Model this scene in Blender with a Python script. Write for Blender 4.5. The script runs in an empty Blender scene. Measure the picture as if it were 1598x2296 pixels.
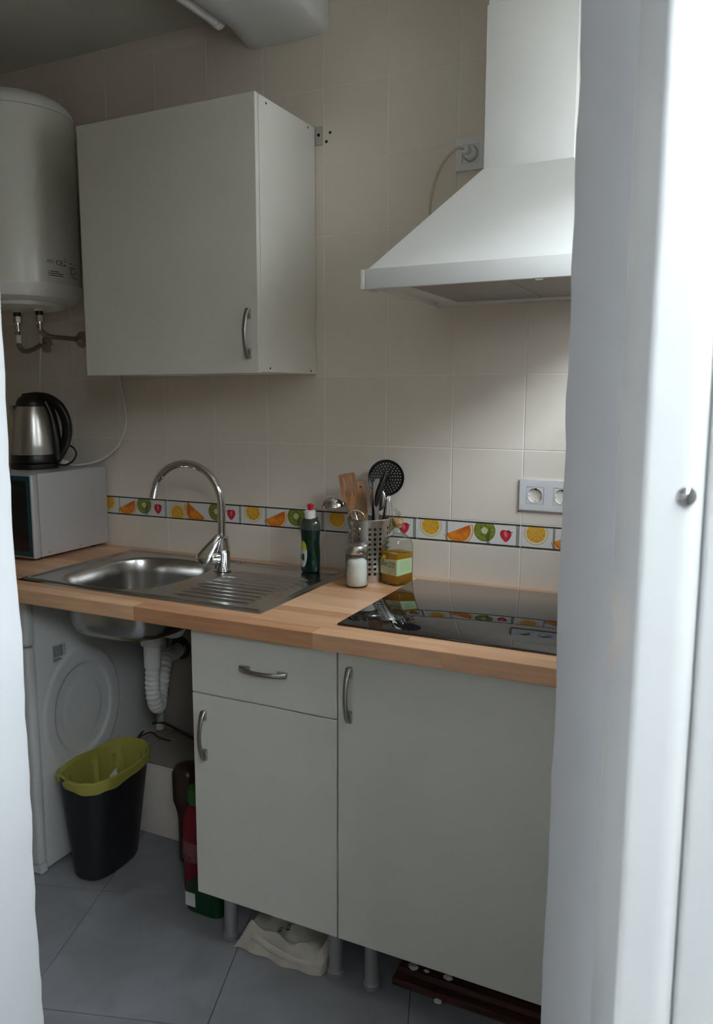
import bpy, bmesh, math, random
from mathutils import Vector, Matrix
random.seed(7)
sc = bpy.context.scene
COL = sc.collection
PI = math.pi

# ------------------------------------------------------------------ camera
CAM = Vector((0.72149, -2.17334, 1.42327))
_yaw, _pitch, _roll = 0.470028, 0.144852, -0.002109
fwd = Vector((-math.sin(_yaw)*math.cos(_pitch), math.cos(_yaw)*math.cos(_pitch), -math.sin(_pitch)))
rgt = Vector((math.cos(_yaw), math.sin(_yaw), 0)); upv = rgt.cross(fwd)
R2 = rgt*math.cos(_roll) + upv*math.sin(_roll); U2 = upv*math.cos(_roll) - rgt*math.sin(_roll)
cd = bpy.data.cameras.new('camera'); cam = bpy.data.objects.new('camera', cd); COL.objects.link(cam)
M = Matrix((R2, U2, -fwd)).transposed().to_4x4(); M.translation = CAM; cam.matrix_world = M
cd.sensor_fit = 'HORIZONTAL'; cd.sensor_width = 36.0; cd.lens = 1814.336*36/1598
cd.shift_x = (799-740)/1598; cd.clip_start = 0.01
cd.dof.use_dof = True; cd.dof.focus_distance = 2.2; cd.dof.aperture_fstop = 17.0
sc.camera = cam

# ------------------------------------------------------------------ light
w = bpy.data.worlds.new('world'); sc.world = w; w.use_nodes = True
bg = w.node_tree.nodes['Background']
bg.inputs[0].default_value = (0.85, 0.935, 1.0, 1); bg.inputs[1].default_value = 30.0
sc.view_settings.view_transform = 'Standard'; sc.view_settings.look = 'None'
sc.view_settings.gamma = 1.0; sc.view_settings.use_curve_mapping = False
sc.view_settings.exposure = 0.0

# door wall frame: t inward, s along the wall
ANG = math.radians(18.25)
MI = Vector((-math.sin(ANG), math.cos(ANG), 0)); EI = Vector((math.cos(ANG), math.sin(ANG), 0))
def ds(t, s, z): return Vector((CAM.x, CAM.y, 0)) + MI*t + EI*s + Vector((0, 0, z))

def portal(name, c, n, up, wx, wy):
    l = bpy.data.lights.new(name, 'AREA'); l.shape = 'RECTANGLE'; l.size = wx; l.size_y = wy
    l.cycles.is_portal = True
    o = bpy.data.objects.new(name, l); COL.objects.link(o)
    z = -Vector(n); y = Vector(up); x = y.cross(z)
    m = Matrix((x, y, z)).transposed().to_4x4(); m.translation = Vector(c); o.matrix_world = m
WX = 0.80
WY0, WY1, WZ0, WZ1 = -1.03, -0.20, 1.63, 2.14
portal('window_light_portal', (WX+0.165, (WY0+WY1)/2, (WZ0+WZ1)/2), (-1, 0, 0), (0, 0, 1), WY1-WY0, WZ1-WZ0)

# ------------------------------------------------------------------ materials
MATS = {}
def mat(name, col, rough=0.5, metal=0.0, var=0.0, vscale=6.0, bump=0.0, bscale=60.0, spec=0.5, stretch=None, coat=0.0, emis=None, col2=None, dist=0.0):
    if name in MATS: return MATS[name]
    m = bpy.data.materials.new(name); m.use_nodes = True; nt = m.node_tree
    b = nt.nodes['Principled BSDF']
    b.inputs['Base Color'].default_value = (*col, 1); b.inputs['Roughness'].default_value = rough
    b.inputs['Metallic'].default_value = metal; b.inputs['Specular IOR Level'].default_value = spec
    b.inputs['Coat Weight'].default_value = coat
    tc = nt.nodes.new('ShaderNodeTexCoord'); mp = nt.nodes.new('ShaderNodeMapping')
    nt.links.new(tc.outputs['Object'], mp.inputs[0])
    if stretch: mp.inputs['Scale'].default_value = stretch
    n = nt.nodes.new('ShaderNodeTexNoise'); n.inputs['Scale'].default_value = vscale; n.inputs['Detail'].default_value = 4
    n.inputs['Distortion'].default_value = dist
    nt.links.new(mp.outputs[0], n.inputs['Vector'])
    r = nt.nodes.new('ShaderNodeValToRGB'); v = max(var, 0.015)
    c2 = col2 or tuple(min(1, c*(1+v)) for c in col)
    r.color_ramp.elements[0].color = (*(c*(1-v) for c in col), 1); r.color_ramp.elements[1].color = (*c2, 1)
    r.color_ramp.elements[0].position = 0.35; r.color_ramp.elements[1].position = 0.65
    nt.links.new(n.outputs['Fac'], r.inputs[0]); nt.links.new(r.outputs[0], b.inputs['Base Color'])
    if bump:
        n2 = nt.nodes.new('ShaderNodeTexNoise'); n2.inputs['Scale'].default_value = bscale; n2.inputs['Detail'].default_value = 3
        nt.links.new(mp.outputs[0], n2.inputs['Vector'])
        bp = nt.nodes.new('ShaderNodeBump'); bp.inputs['Strength'].default_value = bump; bp.inputs['Distance'].default_value = 0.002
        nt.links.new(n2.outputs['Fac'], bp.inputs['Height']); nt.links.new(bp.outputs[0], b.inputs['Normal'])
    MATS[name] = m
    return m
def thin_glass(name, tint=(1, 1, 1), ior=1.5, rough=0.0, body=0.0, bodycol=(1, 1, 1), edge=None):
    """thin clear sheet: see-through with a reflection that grows towards grazing angles"""
    if name in MATS: return MATS[name]
    m = bpy.data.materials.new(name); m.use_nodes = True; nt = m.node_tree
    out = nt.nodes['Material Output']; nt.nodes.remove(nt.nodes['Principled BSDF'])
    tr = nt.nodes.new('ShaderNodeBsdfTransparent'); tr.inputs[0].default_value = (*tint, 1)
    gl = nt.nodes.new('ShaderNodeBsdfGlossy'); gl.inputs['Roughness'].default_value = rough
    lw = nt.nodes.new('ShaderNodeLayerWeight'); lw.inputs['Blend'].default_value = 0.5
    pw = nt.nodes.new('ShaderNodeMath'); pw.operation = 'POWER'; pw.inputs[1].default_value = 4.0
    fr = nt.nodes.new('ShaderNodeMath'); fr.operation = 'MULTIPLY_ADD'; fr.inputs[1].default_value = 0.85; fr.inputs[2].default_value = ((ior-1)/(ior+1))**2
    nt.links.new(lw.outputs['Facing'], pw.inputs[0]); nt.links.new(pw.outputs[0], fr.inputs[0])
    if edge:
        rp = nt.nodes.new('ShaderNodeValToRGB'); rp.color_ramp.elements[0].color = (*tint, 1); rp.color_ramp.elements[0].position = 0.35
        rp.color_ramp.elements[1].color = (*edge, 1); rp.color_ramp.elements[1].position = 0.92
        nt.links.new(lw.outputs['Facing'], rp.inputs[0]); nt.links.new(rp.outputs[0], tr.inputs[0])
    mx = nt.nodes.new('ShaderNodeMixShader')
    src = tr.outputs[0]
    if body:
        df = nt.nodes.new('ShaderNodeBsdfTranslucent'); df.inputs[0].default_value = (*bodycol, 1)
        d2 = nt.nodes.new('ShaderNodeBsdfDiffuse'); d2.inputs[0].default_value = (*bodycol, 1)
        m0 = nt.nodes.new('ShaderNodeMixShader'); m0.inputs[0].default_value = 0.6
        nt.links.new(df.outputs[0], m0.inputs[1]); nt.links.new(d2.outputs[0], m0.inputs[2])
        m2 = nt.nodes.new('ShaderNodeMixShader'); m2.inputs[0].default_value = body
        nt.links.new(tr.outputs[0], m2.inputs[1]); nt.links.new(m0.outputs[0], m2.inputs[2]); src = m2.outputs[0]
    nt.links.new(fr.outputs[0], mx.inputs[0]); nt.links.new(src, mx.inputs[1]); nt.links.new(gl.outputs[0], mx.inputs[2])
    nt.links.new(mx.outputs[0], out.inputs[0]); MATS[name] = m
    return m
def wood_random(name, dark, light, gscale=(6, 70, 70)):
    m = bpy.data.materials.new(name); m.use_nodes = True; nt = m.node_tree; b = nt.nodes['Principled BSDF']
    oi = nt.nodes.new('ShaderNodeObjectInfo'); r = nt.nodes.new('ShaderNodeValToRGB')
    r.color_ramp.elements[0].color = (*dark, 1); r.color_ramp.elements[1].color = (*light, 1)
    nt.links.new(oi.outputs['Random'], r.inputs[0])
    tc = nt.nodes.new('ShaderNodeTexCoord'); mp = nt.nodes.new('ShaderNodeMapping'); mp.inputs['Scale'].default_value = gscale
    nt.links.new(tc.outputs['Object'], mp.inputs[0])
    n = nt.nodes.new('ShaderNodeTexNoise'); n.inputs['Scale'].default_value = 1.0; n.inputs['Detail'].default_value = 6; n.inputs['Distortion'].default_value = 0.6
    nt.links.new(mp.outputs[0], n.inputs['Vector'])
    mx = nt.nodes.new('ShaderNodeMixRGB'); mx.blend_type = 'MULTIPLY'; mx.inputs[0].default_value = 0.45
    nt.links.new(r.outputs[0], mx.inputs[1]); nt.links.new(n.outputs['Fac'], mx.inputs[2])
    mx2 = nt.nodes.new('ShaderNodeMixRGB'); mx2.blend_type = 'MULTIPLY'; mx2.inputs[0].default_value = 1.0; mx2.inputs[2].default_value = (1.2, 1.2, 1.2, 1)
    nt.links.new(mx.outputs[0], mx2.inputs[1]); nt.links.new(mx2.outputs[0], b.inputs['Base Color'])
    b.inputs['Roughness'].default_value = 0.42; MATS[name] = m
    return m
m_tile = mat('wall_tile', (0.80, 0.73, 0.645), 0.32, var=0.02, vscale=3, bump=0.06, bscale=25)
m_grout = mat('grout', (0.90, 0.87, 0.82), 0.8)
m_plaster = mat('plaster', (0.74, 0.74, 0.72), 0.85, var=0.03, vscale=5, bump=0.5, bscale=18)
m_jamb = mat('jamb_paint', (0.80, 0.81, 0.83), 0.6, var=0.02, vscale=4, bump=0.35, bscale=14)
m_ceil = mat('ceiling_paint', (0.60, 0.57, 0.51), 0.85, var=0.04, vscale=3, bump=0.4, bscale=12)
m_floor = mat('floor_tile', (0.275, 0.283, 0.305), 0.45, var=0.13, vscale=7, bump=0.1, bscale=40, dist=0.5)
m_fgrout = mat('floor_grout', (0.11, 0.11, 0.12), 0.9)
m_lam = mat('white_laminate', (0.78, 0.77, 0.70), 0.42, bump=0.05, bscale=350)
m_lamedge = mat('laminate_side', (0.80, 0.79, 0.74), 0.5)
m_enamel = mat('white_enamel', (0.84, 0.85, 0.845), 0.28)
m_heater = mat('heater_enamel', (0.78, 0.78, 0.71), 0.22)
m_capw = mat('white_plastic', (0.82, 0.81, 0.78), 0.4)
m_pvc = mat('pvc_white', (0.90, 0.91, 0.91), 0.15)
m_steel = mat('brushed_steel', (0.60, 0.59, 0.57), 0.28, 1.0, var=0.05, vscale=30, stretch=(1, 1, 0.05))
m_sink = mat('sink_steel', (0.56, 0.55, 0.535), 0.22, 1.0, var=0.04, vscale=8)
m_chrome = mat('chrome', (0.78, 0.78, 0.79), 0.05, 1.0)
m_handle = mat('handle_metal', (0.44, 0.43, 0.41), 0.32, 1.0)
m_legmet = mat('grey_leg', (0.42, 0.42, 0.43), 0.38, 0.6)
m_black = mat('black_plastic', (0.013, 0.012, 0.012), 0.32)
m_dark = mat('dark_hole', (0.01, 0.009, 0.008), 0.9)
m_hob = mat('hob_glass', (0.006, 0.006, 0.007), 0.02, spec=0.9)
m_braid = mat('braided_hose', (0.30, 0.27, 0.23), 0.45, 0.8, var=0.4, vscale=300, bump=0.6, bscale=400)
m_brass = mat('brass_nut', (0.45, 0.40, 0.33), 0.35, 0.9)
m_cablew = mat('white_cable', (0.78, 0.77, 0.72), 0.45)
m_cabley = mat('yellowed_cable', (0.62, 0.58, 0.44), 0.5)
m_sock = mat('socket_white', (0.83, 0.83, 0.83), 0.33)
m_socksil = mat('socket_silver', (0.76, 0.765, 0.78), 0.33, 0.1)
m_micro = mat('microwave_silver', (0.58, 0.58, 0.59), 0.42, 0.35)
m_mblue = mat('microwave_blue_trim', (0.008, 0.045, 0.065), 0.25)
m_mdark = mat('microwave_window', (0.006, 0.007, 0.008), 0.15)
m_print = mat('print_black', (0.02, 0.02, 0.02), 0.6)
m_bin = mat('bin_plastic', (0.016, 0.016, 0.019), 0.45, bump=0.15, bscale=120)
m_bag = thin_glass('yellow_liner', (0.85, 0.8, 0.2), 1.35, 0.25, body=0.75, bodycol=(0.78, 0.71, 0.17))
m_paper = mat('paper', (0.72, 0.70, 0.70), 0.8)
m_washer = mat('washer_white', (0.66, 0.67, 0.66), 0.4)
m_greyp = mat('grey_plastic_pipe', (0.62, 0.60, 0.57), 0.5)
m_whitep = mat('white_pipe', (0.80, 0.79, 0.77), 0.45)
m_cloth = mat('cotton_bag', (0.63, 0.59, 0.50), 0.95, var=0.06, vscale=20, bump=0.5, bscale=300)
m_plank = mat('dark_plank', (0.075, 0.03, 0.022), 0.6, var=0.4, vscale=3, stretch=(2, 40, 40))
m_wood = wood_random('beech_stave', (0.60, 0.305, 0.155), (0.88, 0.55, 0.33))
m_spat = mat('spatula_wood', (0.34, 0.145, 0.05), 0.5, var=0.3, vscale=3, stretch=(30, 30, 4))
m_spat2 = mat('pale_wood', (0.46, 0.26, 0.13), 0.55, var=0.15, vscale=3, stretch=(30, 30, 4))
m_filter = mat('hood_filter', (0.42, 0.41, 0.385), 0.5, 0.3, bump=0.5, bscale=400)
m_red = mat('red_plastic', (0.60, 0.015, 0.04), 0.35)
m_dkred = mat('crimson_bottle', (0.22, 0.008, 0.022), 0.35)
m_pink = mat('pink_label', (0.30, 0.11, 0.11), 0.5)
m_green = mat('green_cap', (0.03, 0.16, 0.03), 0.4)
m_dkgreen = mat('dark_green_pack', (0.004, 0.05, 0.016), 0.35)
m_brownp = mat('brown_bottle', (0.055, 0.03, 0.022), 0.3)
m_soap = mat('soap_liquid', (0.002, 0.022, 0.014), 0.12, spec=0.6)
m_soaptop = mat('soap_clear_top', (0.05, 0.06, 0.048), 0.15, spec=0.6)
m_salt = mat('salt', (0.88, 0.86, 0.83), 0.9, bump=0.4, bscale=200)
m_cork = mat('cork', (0.42, 0.24, 0.11), 0.85, var=0.3, vscale=120)
m_glass = thin_glass('clear_glass', (0.88, 0.91, 0.88), 1.6, edge=(0.30, 0.33, 0.30))
m_pane = thin_glass('window_pane', (0.96, 0.97, 0.97), 1.5)
m_oil = thin_glass('olive_oil', (0.80, 0.54, 0.06), 1.2, 0.0, body=0.45, bodycol=(0.85, 0.50, 0.02))
m_lblgreen = mat('label_green', (0.46, 0.60, 0.33), 0.6)
m_lblcream = mat('label_cream', (0.58, 0.62, 0.38), 0.6)
m_lblwhite = mat('label_white', (0.70, 0.72, 0.70), 0.5)
m_yellow = mat('label_yellow', (0.62, 0.62, 0.03), 0.5)
m_greystrip = mat('reveal_strip_pvc', (0.72, 0.72, 0.70), 0.08)
m_ground = mat('outdoor_paving', (0.24, 0.235, 0.225), 0.9, var=0.1)
m_cream = mat('cream_wall', (0.54, 0.46, 0.355), 0.6, var=0.03, vscale=4, bump=0.2, bscale=20)
m_skyblock = mat('sky_block_render', (0.36, 0.352, 0.34), 0.9, var=0.05, bump=0.4, bscale=20)
m_brownface = mat('brown_facing', (0.34, 0.30, 0.26), 0.95, var=0.12, vscale=5, bump=0.6, bscale=30)
m_redcable = mat('red_cable', (0.10, 0.015, 0.015), 0.5)
m_dkcable = mat('dark_cable', (0.035, 0.03, 0.03), 0.5)
m_brack = mat('zinc_bracket', (0.55, 0.54, 0.50), 0.5, 0.5)

# ------------------------------------------------------------------ mesh helpers
OFF = {}
def tag(o, label=None, cat=None, group=None, kind=None):
    if label: o['label'] = label
    if cat: o['category'] = cat
    if group: o['group'] = group
    if kind: o['kind'] = kind
    return o
def thing(name, label, cat, loc, group=None, kind=None):
    o = bpy.data.objects.new(name, None); COL.objects.link(o); o.empty_display_size = 0.05
    o.location = loc; OFF[o] = Vector(loc)
    return tag(o, label, cat, group, kind)
def finish(bm, name, mats, parent=None, loc=None, smooth=True, angle=35, keep=False):
    """link a bmesh made in world coordinates as one object; its origin is the parent's (or loc)"""
    off = OFF[parent] if parent is not None else Vector(loc or (0, 0, 0))
    bmesh.ops.translate(bm, verts=bm.verts, vec=-off)
    bmesh.ops.recalc_face_normals(bm, faces=bm.faces)
    me = bpy.data.meshes.new(name); bm.to_mesh(me); bm.free()
    for m in (mats if isinstance(mats, (list, tuple)) else [mats]): me.materials.append(m)
    if smooth:
        for p in me.polygons: p.use_smooth = True
        me.set_sharp_from_angle(angle=math.radians(angle))
    o = bpy.data.objects.new(name, me); COL.objects.link(o)
    if parent is not None: o.parent = parent
    else: o.location = off
    OFF[o] = off
    return o
def NB(): return bmesh.new()
def box(bm, x0, x1, y0, y1, z0, z1, bev=0.0, seg=2, mi=0, X=None):
    t = bmesh.new(); r = bmesh.ops.create_cube(t, size=1.0)
    bmesh.ops.scale(t, vec=(abs(x1-x0), abs(y1-y0), abs(z1-z0)), verts=t.verts)
    bmesh.ops.translate(t, vec=((x0+x1)/2, (y0+y1)/2, (z0+z1)/2), verts=t.verts)
    if bev: bmesh.ops.bevel(t, geom=list(t.edges), offset=bev, segments=seg, affect='EDGES', profile=0.5)
    for f in t.faces: f.material_index = mi
    if X is not None: bmesh.ops.transform(t, matrix=X, verts=t.verts)
    merge(bm, t); return bm
def merge(bm, t):
    mp = [bm.verts.new(v.co) for v in t.verts]
    t.verts.index_update()
    for f in t.faces:
        try:
            g = bm.faces.new([mp[v.index] for v in f.verts]); g.material_index = f.material_index
        except ValueError: pass
    t.free()
def poly(bm, pts, mi=0):
    f = bm.faces.new([bm.verts.new(Vector(p)) for p in pts]); f.material_index = mi; return f
def prism(bm, pts2, z0, z1, fn=None, mi=0):
    """pts2 polygon extruded z0..z1; fn maps (x,y,z)->world"""
    fn = fn or (lambda x, y, z: Vector((x, y, z)))
    a = [bm.verts.new(fn(x, y, z0)) for x, y in pts2]; b = [bm.verts.new(fn(x, y, z1)) for x, y in pts2]; n = len(a)
    fs = [bm.faces.new(a[::-1]), bm.faces.new(b)]
    for i in range(n): fs.append(bm.faces.new((a[i], a[(i+1) % n], b[(i+1) % n], b[i])))
    for f in fs: f.material_index = mi
    return bm
def rings(bm, rs, closed=True, cap0=True, cap1=True, mi=0):
    """rs: list of rings (lists of Vectors, equal length)"""
    vs = [[bm.verts.new(Vector(p)) for p in r] for r in rs]; n = len(vs[0])
    for a, b in zip(vs, vs[1:]):
        for i in range(n if closed else n-1):
            f = bm.faces.new((a[i], a[(i+1) % n], b[(i+1) % n], b[i])); f.material_index = mi
    if cap0: bm.faces.new(vs[0][::-1]).material_index = mi
    if cap1: bm.faces.new(vs[-1]).material_index = mi
    return vs
def lathe(bm, prof, c, seg=40, axis=Vector((0, 0, 1)), mi=0, cap0=True, cap1=True, sx=1, sy=1):
    """prof: list of (r, h)"""
    axis = Vector(axis).normalized(); q = Vector((0, 0, 1)).rotation_difference(axis)
    rs = [[Vector(c) + q @ Vector((r*sx*math.cos(2*PI*i/seg), r*sy*math.sin(2*PI*i/seg), h)) for i in range(seg)] for r, h in prof]
    rings(bm, rs, True, cap0, cap1, mi); return bm
def smoothpath(pts, n=10):
    P = [Vector(p) for p in pts]; P = [2*P[0]-P[1]] + P + [2*P[-1]-P[-2]]; out = []
    for k in range(1, len(P)-2):
        a, b, c, d = P[k-1:k+3]
        for i in range(n):
            t = i/n
            out.append(0.5*((2*b) + (c-a)*t + (2*a-5*b+4*c-d)*t*t + (3*b-a-3*c+d)*t**3))
    out.append(P[-2]); return out
def tube(bm, path, r, seg=12, mi=0, cap=True, flat=None):
    """r number or function(i/n); flat=(a,b) ellipse factors"""
    P = [Vector(p) for p in path]; n = len(P); T = []
    for i in range(n):
        T.append((P[min(i+1, n-1)]-P[max(i-1, 0)]).normalized())
    N = T[0].orthogonal().normalized(); rs = []
    for i in range(n):
        if i: N = (T[i-1].rotation_difference(T[i]) @ N)
        N = (N - T[i]*N.dot(T[i])).normalized(); B = T[i].cross(N)
        rr = r(i/(n-1)) if callable(r) else r; fa, fb = flat or (1, 1)
        rs.append([P[i] + N*rr*fa*math.cos(2*PI*k/seg) + B*rr*fb*math.sin(2*PI*k/seg) for k in range(seg)])
    rings(bm, rs, True, cap, cap, mi); return bm
def sphere(bm, c, r, seg=16, mi=0, sc=(1, 1, 1), X=None):
    t = bmesh.new(); bmesh.ops.create_uvsphere(t, u_segments=seg, v_segments=seg//2, radius=r)
    bmesh.ops.scale(t, vec=sc, verts=t.verts)
    if X is not None: bmesh.ops.transform(t, matrix=X, verts=t.verts)
    bmesh.ops.translate(t, vec=Vector(c), verts=t.verts)
    for f in t.faces: f.material_index = mi
    merge(bm, t); return bm
def text2d(s, size, shear=0.0):
    c = bpy.data.curves.new('t', 'FONT'); c.body = s; c.size = size; c.shear = shear; c.resolution_u = 2
    o = bpy.data.objects.new('t', c); COL.objects.link(o)
    dg = bpy.context.evaluated_depsgraph_get(); me = bpy.data.meshes.new_from_object(o.evaluated_get(dg))
    V = [(v.co.x, v.co.y) for v in me.vertices]; F = [list(p.vertices) for p in me.polygons]
    bpy.data.objects.remove(o); bpy.data.curves.remove(c); bpy.data.meshes.remove(me)
    return V, F
def text(bm, s, size, fn, shear=0.0, mi=0, sx=1.0):
    V, F = text2d(s, size, shear); vs = [bm.verts.new(Vector(fn(x*sx, y))) for x, y in V]
    for f in F:
        try: bm.faces.new([vs[i] for i in f]).material_index = mi
        except ValueError: pass
def selli(a, b, e, t):
    c, s = math.cos(t), math.sin(t)
    return (a*math.copysign(abs(c)**(2/e), c), b*math.copysign(abs(s)**(2/e), s))

# ------------------------------------------------------------------ room shell
CEIL = 2.53
LX = -1.95
# room polygon (inner)
def wallfront_y(x):
    p = ds(1.0, 0, 0); return p.y + (x-p.x)*math.tan(ANG)
bm = NB(); 
room = [(LX, 0.0), (LX, wallfront_y(LX)), (WX, wallfront_y(WX)), (WX, 0.0)]
SL, SR = -0.5812, 0.1303
thr = [ds(1.0, SL, 0), ds(0.40, SL, 0), ds(0.40, SR, 0), ds(1.0, SR, 0)]
prism(bm, [(LX-0.2, 0.2), (LX-0.2, wallfront_y(LX)-0.5), (WX+0.3, wallfront_y(WX)-0.5), (WX+0.3, 0.2)], -0.15, -0.004)
floor = tag(finish(bm, 'floor', m_fgrout), 'grey tiled kitchen floor laid askew to the counter', None, None, 'structure')
def clip_poly(P, Q):
    """clip polygon P by convex CCW polygon Q"""
    out = P
    for i in range(len(Q)):
        a, b = Q[i], Q[(i+1) % len(Q)]; inp = out; out = []
        if not inp: break
        ins = lambda p: (b[0]-a[0])*(p[1]-a[1])-(b[1]-a[1])*(p[0]-a[0]) >= -1e-9
        for k in range(len(inp)):
            p, q = inp[k], inp[(k+1) % len(inp)]
            ip, iq = ins(p), ins(q)
            if ip: out.append(p)
            if ip != iq:
                d1 = (b[0]-a[0])*(p[1]-a[1])-(b[1]-a[1])*(p[0]-a[0]); d2 = (b[0]-a[0])*(q[1]-a[1])-(b[1]-a[1])*(q[0]-a[0])
                t = d1/(d1-d2); out.append((p[0]+(q[0]-p[0])*t, p[1]+(q[1]-p[1])*t))
    return out
# floor tiles, 45 cm, aligned with the door wall
T0 = Vector((-0.8479, -0.5450, 0)); TS = 0.4515
fl_u, fl_v = EI, MI
def tile_floor():
    # joint crossing found in the photo: lines g1/gA meet near this point
    for i in range(-6, 8):
        for j in range(-6, 6):
            P = []
            for a, b in ((0, 0), (1, 0), (1, 1), (0, 1)):
                g = 0.0013
                uu = (i+a)*TS + (g if a == 0 else -g); vv = (j+b)*TS + (g if b == 0 else -g)
                p = T0 + fl_u*uu + fl_v*vv; P.append((p.x, p.y))
            for reg in (room,):
                c = clip_poly(P, reg)
                if len(c) >= 3:
                    ar = abs(sum(c[k][0]*c[(k+1) % len(c)][1]-c[(k+1) % len(c)][0]*c[k][1] for k in range(len(c))))/2
                    if ar > 0.004:
                        b_ = NB(); prism(b_, c, -0.004, 0.0); finish(b_, 'floor_tile', m_floor, floor, smooth=False)
tile_floor()
b_ = NB(); prism(b_, [(p.x, p.y) for p in thr], -0.02, -0.001)
tag(finish(b_, 'floor_threshold', m_floor, floor, smooth=False))

# back wall with real tiles
bm = NB(); box(bm, LX-0.15, WX+0.15, 0.0007, 0.16, -0.1, CEIL+0.1)
wall_back = tag(finish(bm, 'wall_back', m_grout), 'cream tiled back wall with a fruit border', None, None, 'structure')
TW = 0.2
ZB, ZA, ZM = 1.2727, 1.4749, 1.6766
ZT, ZU = 1.0720, 1.0048
rowz = [(ZT, ZB), (ZB, ZA), (ZA, ZM)]
z = ZM
while z < CEIL: rowz.append((z, min(z+0.2017, CEIL))); z += 0.2017
rowz.append((0.86, ZU))
bm = NB(); box(bm, LX+0.001, WX-0.001, -0.0006, 0.0012, 0.0, 0.8585)  # rough brown sheet, darker than the tiles, below the worktop
finish(bm, 'brown_facing', m_brownface, wall_back, smooth=False)
shared = {}
for z0, z1 in rowz:
    for i in range(-10, 6):
        x0, x1 = i*TW, (i+1)*TW
        x0 = max(x0, LX); x1 = min(x1, WX)
        if x1-x0 < 0.02 or z1-z0 < 0.02: continue
        key = (round(x1-x0, 3), round(z1-z0, 3))
        if key not in shared:
            b_ = NB(); g = 0.0014
            box(b_, -key[0]/2+g, key[0]/2-g, -0.0005, 0.0009, -key[1]/2+g, key[1]/2-g, 0.0006, 1)
            o = finish(b_, 'wall_tile', m_tile, None, (0, 0, 0), smooth=False); shared[key] = o.data
        else:
            o = bpy.data.objects.new('wall_tile', shared[key]); COL.objects.link(o)
        o.parent = wall_back; o.location = ((x0+x1)/2, 0, (z0+z1)/2)
# fruit border tiles
FM = [mat('border_white', (0.78, 0.77, 0.74), 0.25), mat('border_line', (0.045, 0.036, 0.03), 0.4),
      mat('lemon_pulp', (0.76, 0.40, 0.02), 0.3, var=0.10, vscale=120), mat('lemon_rind', (0.62, 0.42, 0.08), 0.3),
      mat('pith', (0.80, 0.72, 0.56), 0.3), mat('orange_pulp', (0.86, 0.17, 0.012), 0.3, var=0.25, vscale=50, col2=(0.88, 0.30, 0.02)),
      mat('orange_rind', (0.75, 0.30, 0.06), 0.3), mat('kiwi_flesh', (0.24, 0.30, 0.035), 0.3, var=0.3, vscale=100),
      mat('kiwi_skin', (0.12, 0.14, 0.02), 0.3), mat('kiwi_core', (0.62, 0.64, 0.42), 0.3), mat('kiwi_seed', (0.02, 0.02, 0.008), 0.3),
      mat('strawberry', (0.62, 0.02, 0.05), 0.3, var=0.2, vscale=150), mat('strawberry_pale', (0.75, 0.20, 0.20), 0.3),
      mat('lemon_segment_line', (0.82, 0.62, 0.22), 0.3)]
BH = 0.0672
def flat_poly(bm, pts, mi, layer, x0c=0.001, x1c=0.2985, zlim=0.0275):
    Q = [(x0c, -zlim), (x1c, -zlim), (x1c, zlim), (x0c, zlim)]
    if sum(pts[k][0]*pts[(k+1) % len(pts)][1]-pts[(k+1) % len(pts)][0]*pts[k][1] for k in range(len(pts))) < 0: pts = pts[::-1]
    c = clip_poly(pts, Q)
    if len(c) >= 3: poly(bm, [(x, -0.0006-0.00012*layer, z) for x, z in c], mi)
def disc(cx, cz, r, n=28, rz=None, wob=0.0, seed=0):
    return [(cx+(r*(1+wob*math.sin(5*2*PI*k/n+seed)))*math.cos(2*PI*k/n), cz+((rz or r)*(1+wob*math.sin(5*2*PI*k/n+seed)))*math.sin(2*PI*k/n)) for k in range(n)]
def wedge_pts(cx, cz, r, a0, a1, n=18): return [(cx+r*math.cos(a0+(a1-a0)*k/n), cz+r*math.sin(a0+(a1-a0)*k/n)) for k in range(n+1)]
def lemon(bm, cx, cz, r):
    flat_poly(bm, disc(cx, cz, r), 3, 1); flat_poly(bm, disc(cx, cz, r*0.95), 4, 2)
    for k in range(10):
        a = 2*PI*k/10+0.15; flat_poly(bm, [(cx, cz)]+wedge_pts(cx, cz, r*0.79, a+0.05, a+2*PI/10-0.05, 5), 2, 3)
    flat_poly(bm, disc(cx, cz, r*0.76), 2, 2.5)
    for k in range(10):
        a = 2*PI*k/10+0.15; d = (math.cos(a), math.sin(a)); nn = (-d[1]*0.00045, d[0]*0.00045)
        flat_poly(bm, [(cx+d[0]*r*.15-nn[0], cz+d[1]*r*.15-nn[1]), (cx+d[0]*r*.78-nn[0], cz+d[1]*r*.78-nn[1]), (cx+d[0]*r*.78+nn[0], cz+d[1]*r*.78+nn[1]), (cx+d[0]*r*.15+nn[0], cz+d[1]*r*.15+nn[1])], 13, 4)
    flat_poly(bm, disc(cx, cz, r*0.10, 10), 3, 5)
def orange(bm, cx, cz, r, rot, flip=1):
    def T(pts): return [(cx+flip*(x*math.cos(rot)-y*math.sin(rot)), cz+(x*math.sin(rot)+y*math.cos(rot))) for x, y in pts]
    flat_poly(bm, T(wedge_pts(0, 0, r*1.06, PI, 2*PI)), 6, 1)
    flat_poly(bm, T(wedge_pts(0, 0, r, PI, 2*PI)), 4, 2)
    flat_poly(bm, T(wedge_pts(0, 0, r*0.90, PI+0.0, 2*PI)), 5, 3)
    for k in range(1, 6):
        a = PI+PI*k/6; d = (math.cos(a), math.sin(a)); n = (-d[1]*.0003, d[0]*.0003)
        flat_poly(bm, T([(n[0], n[1]), (d[0]*r*.88+n[0], d[1]*r*.88+n[1]), (d[0]*r*.88-n[0], d[1]*r*.88-n[1]), (-n[0], -n[1])]), 6, 4)
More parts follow.
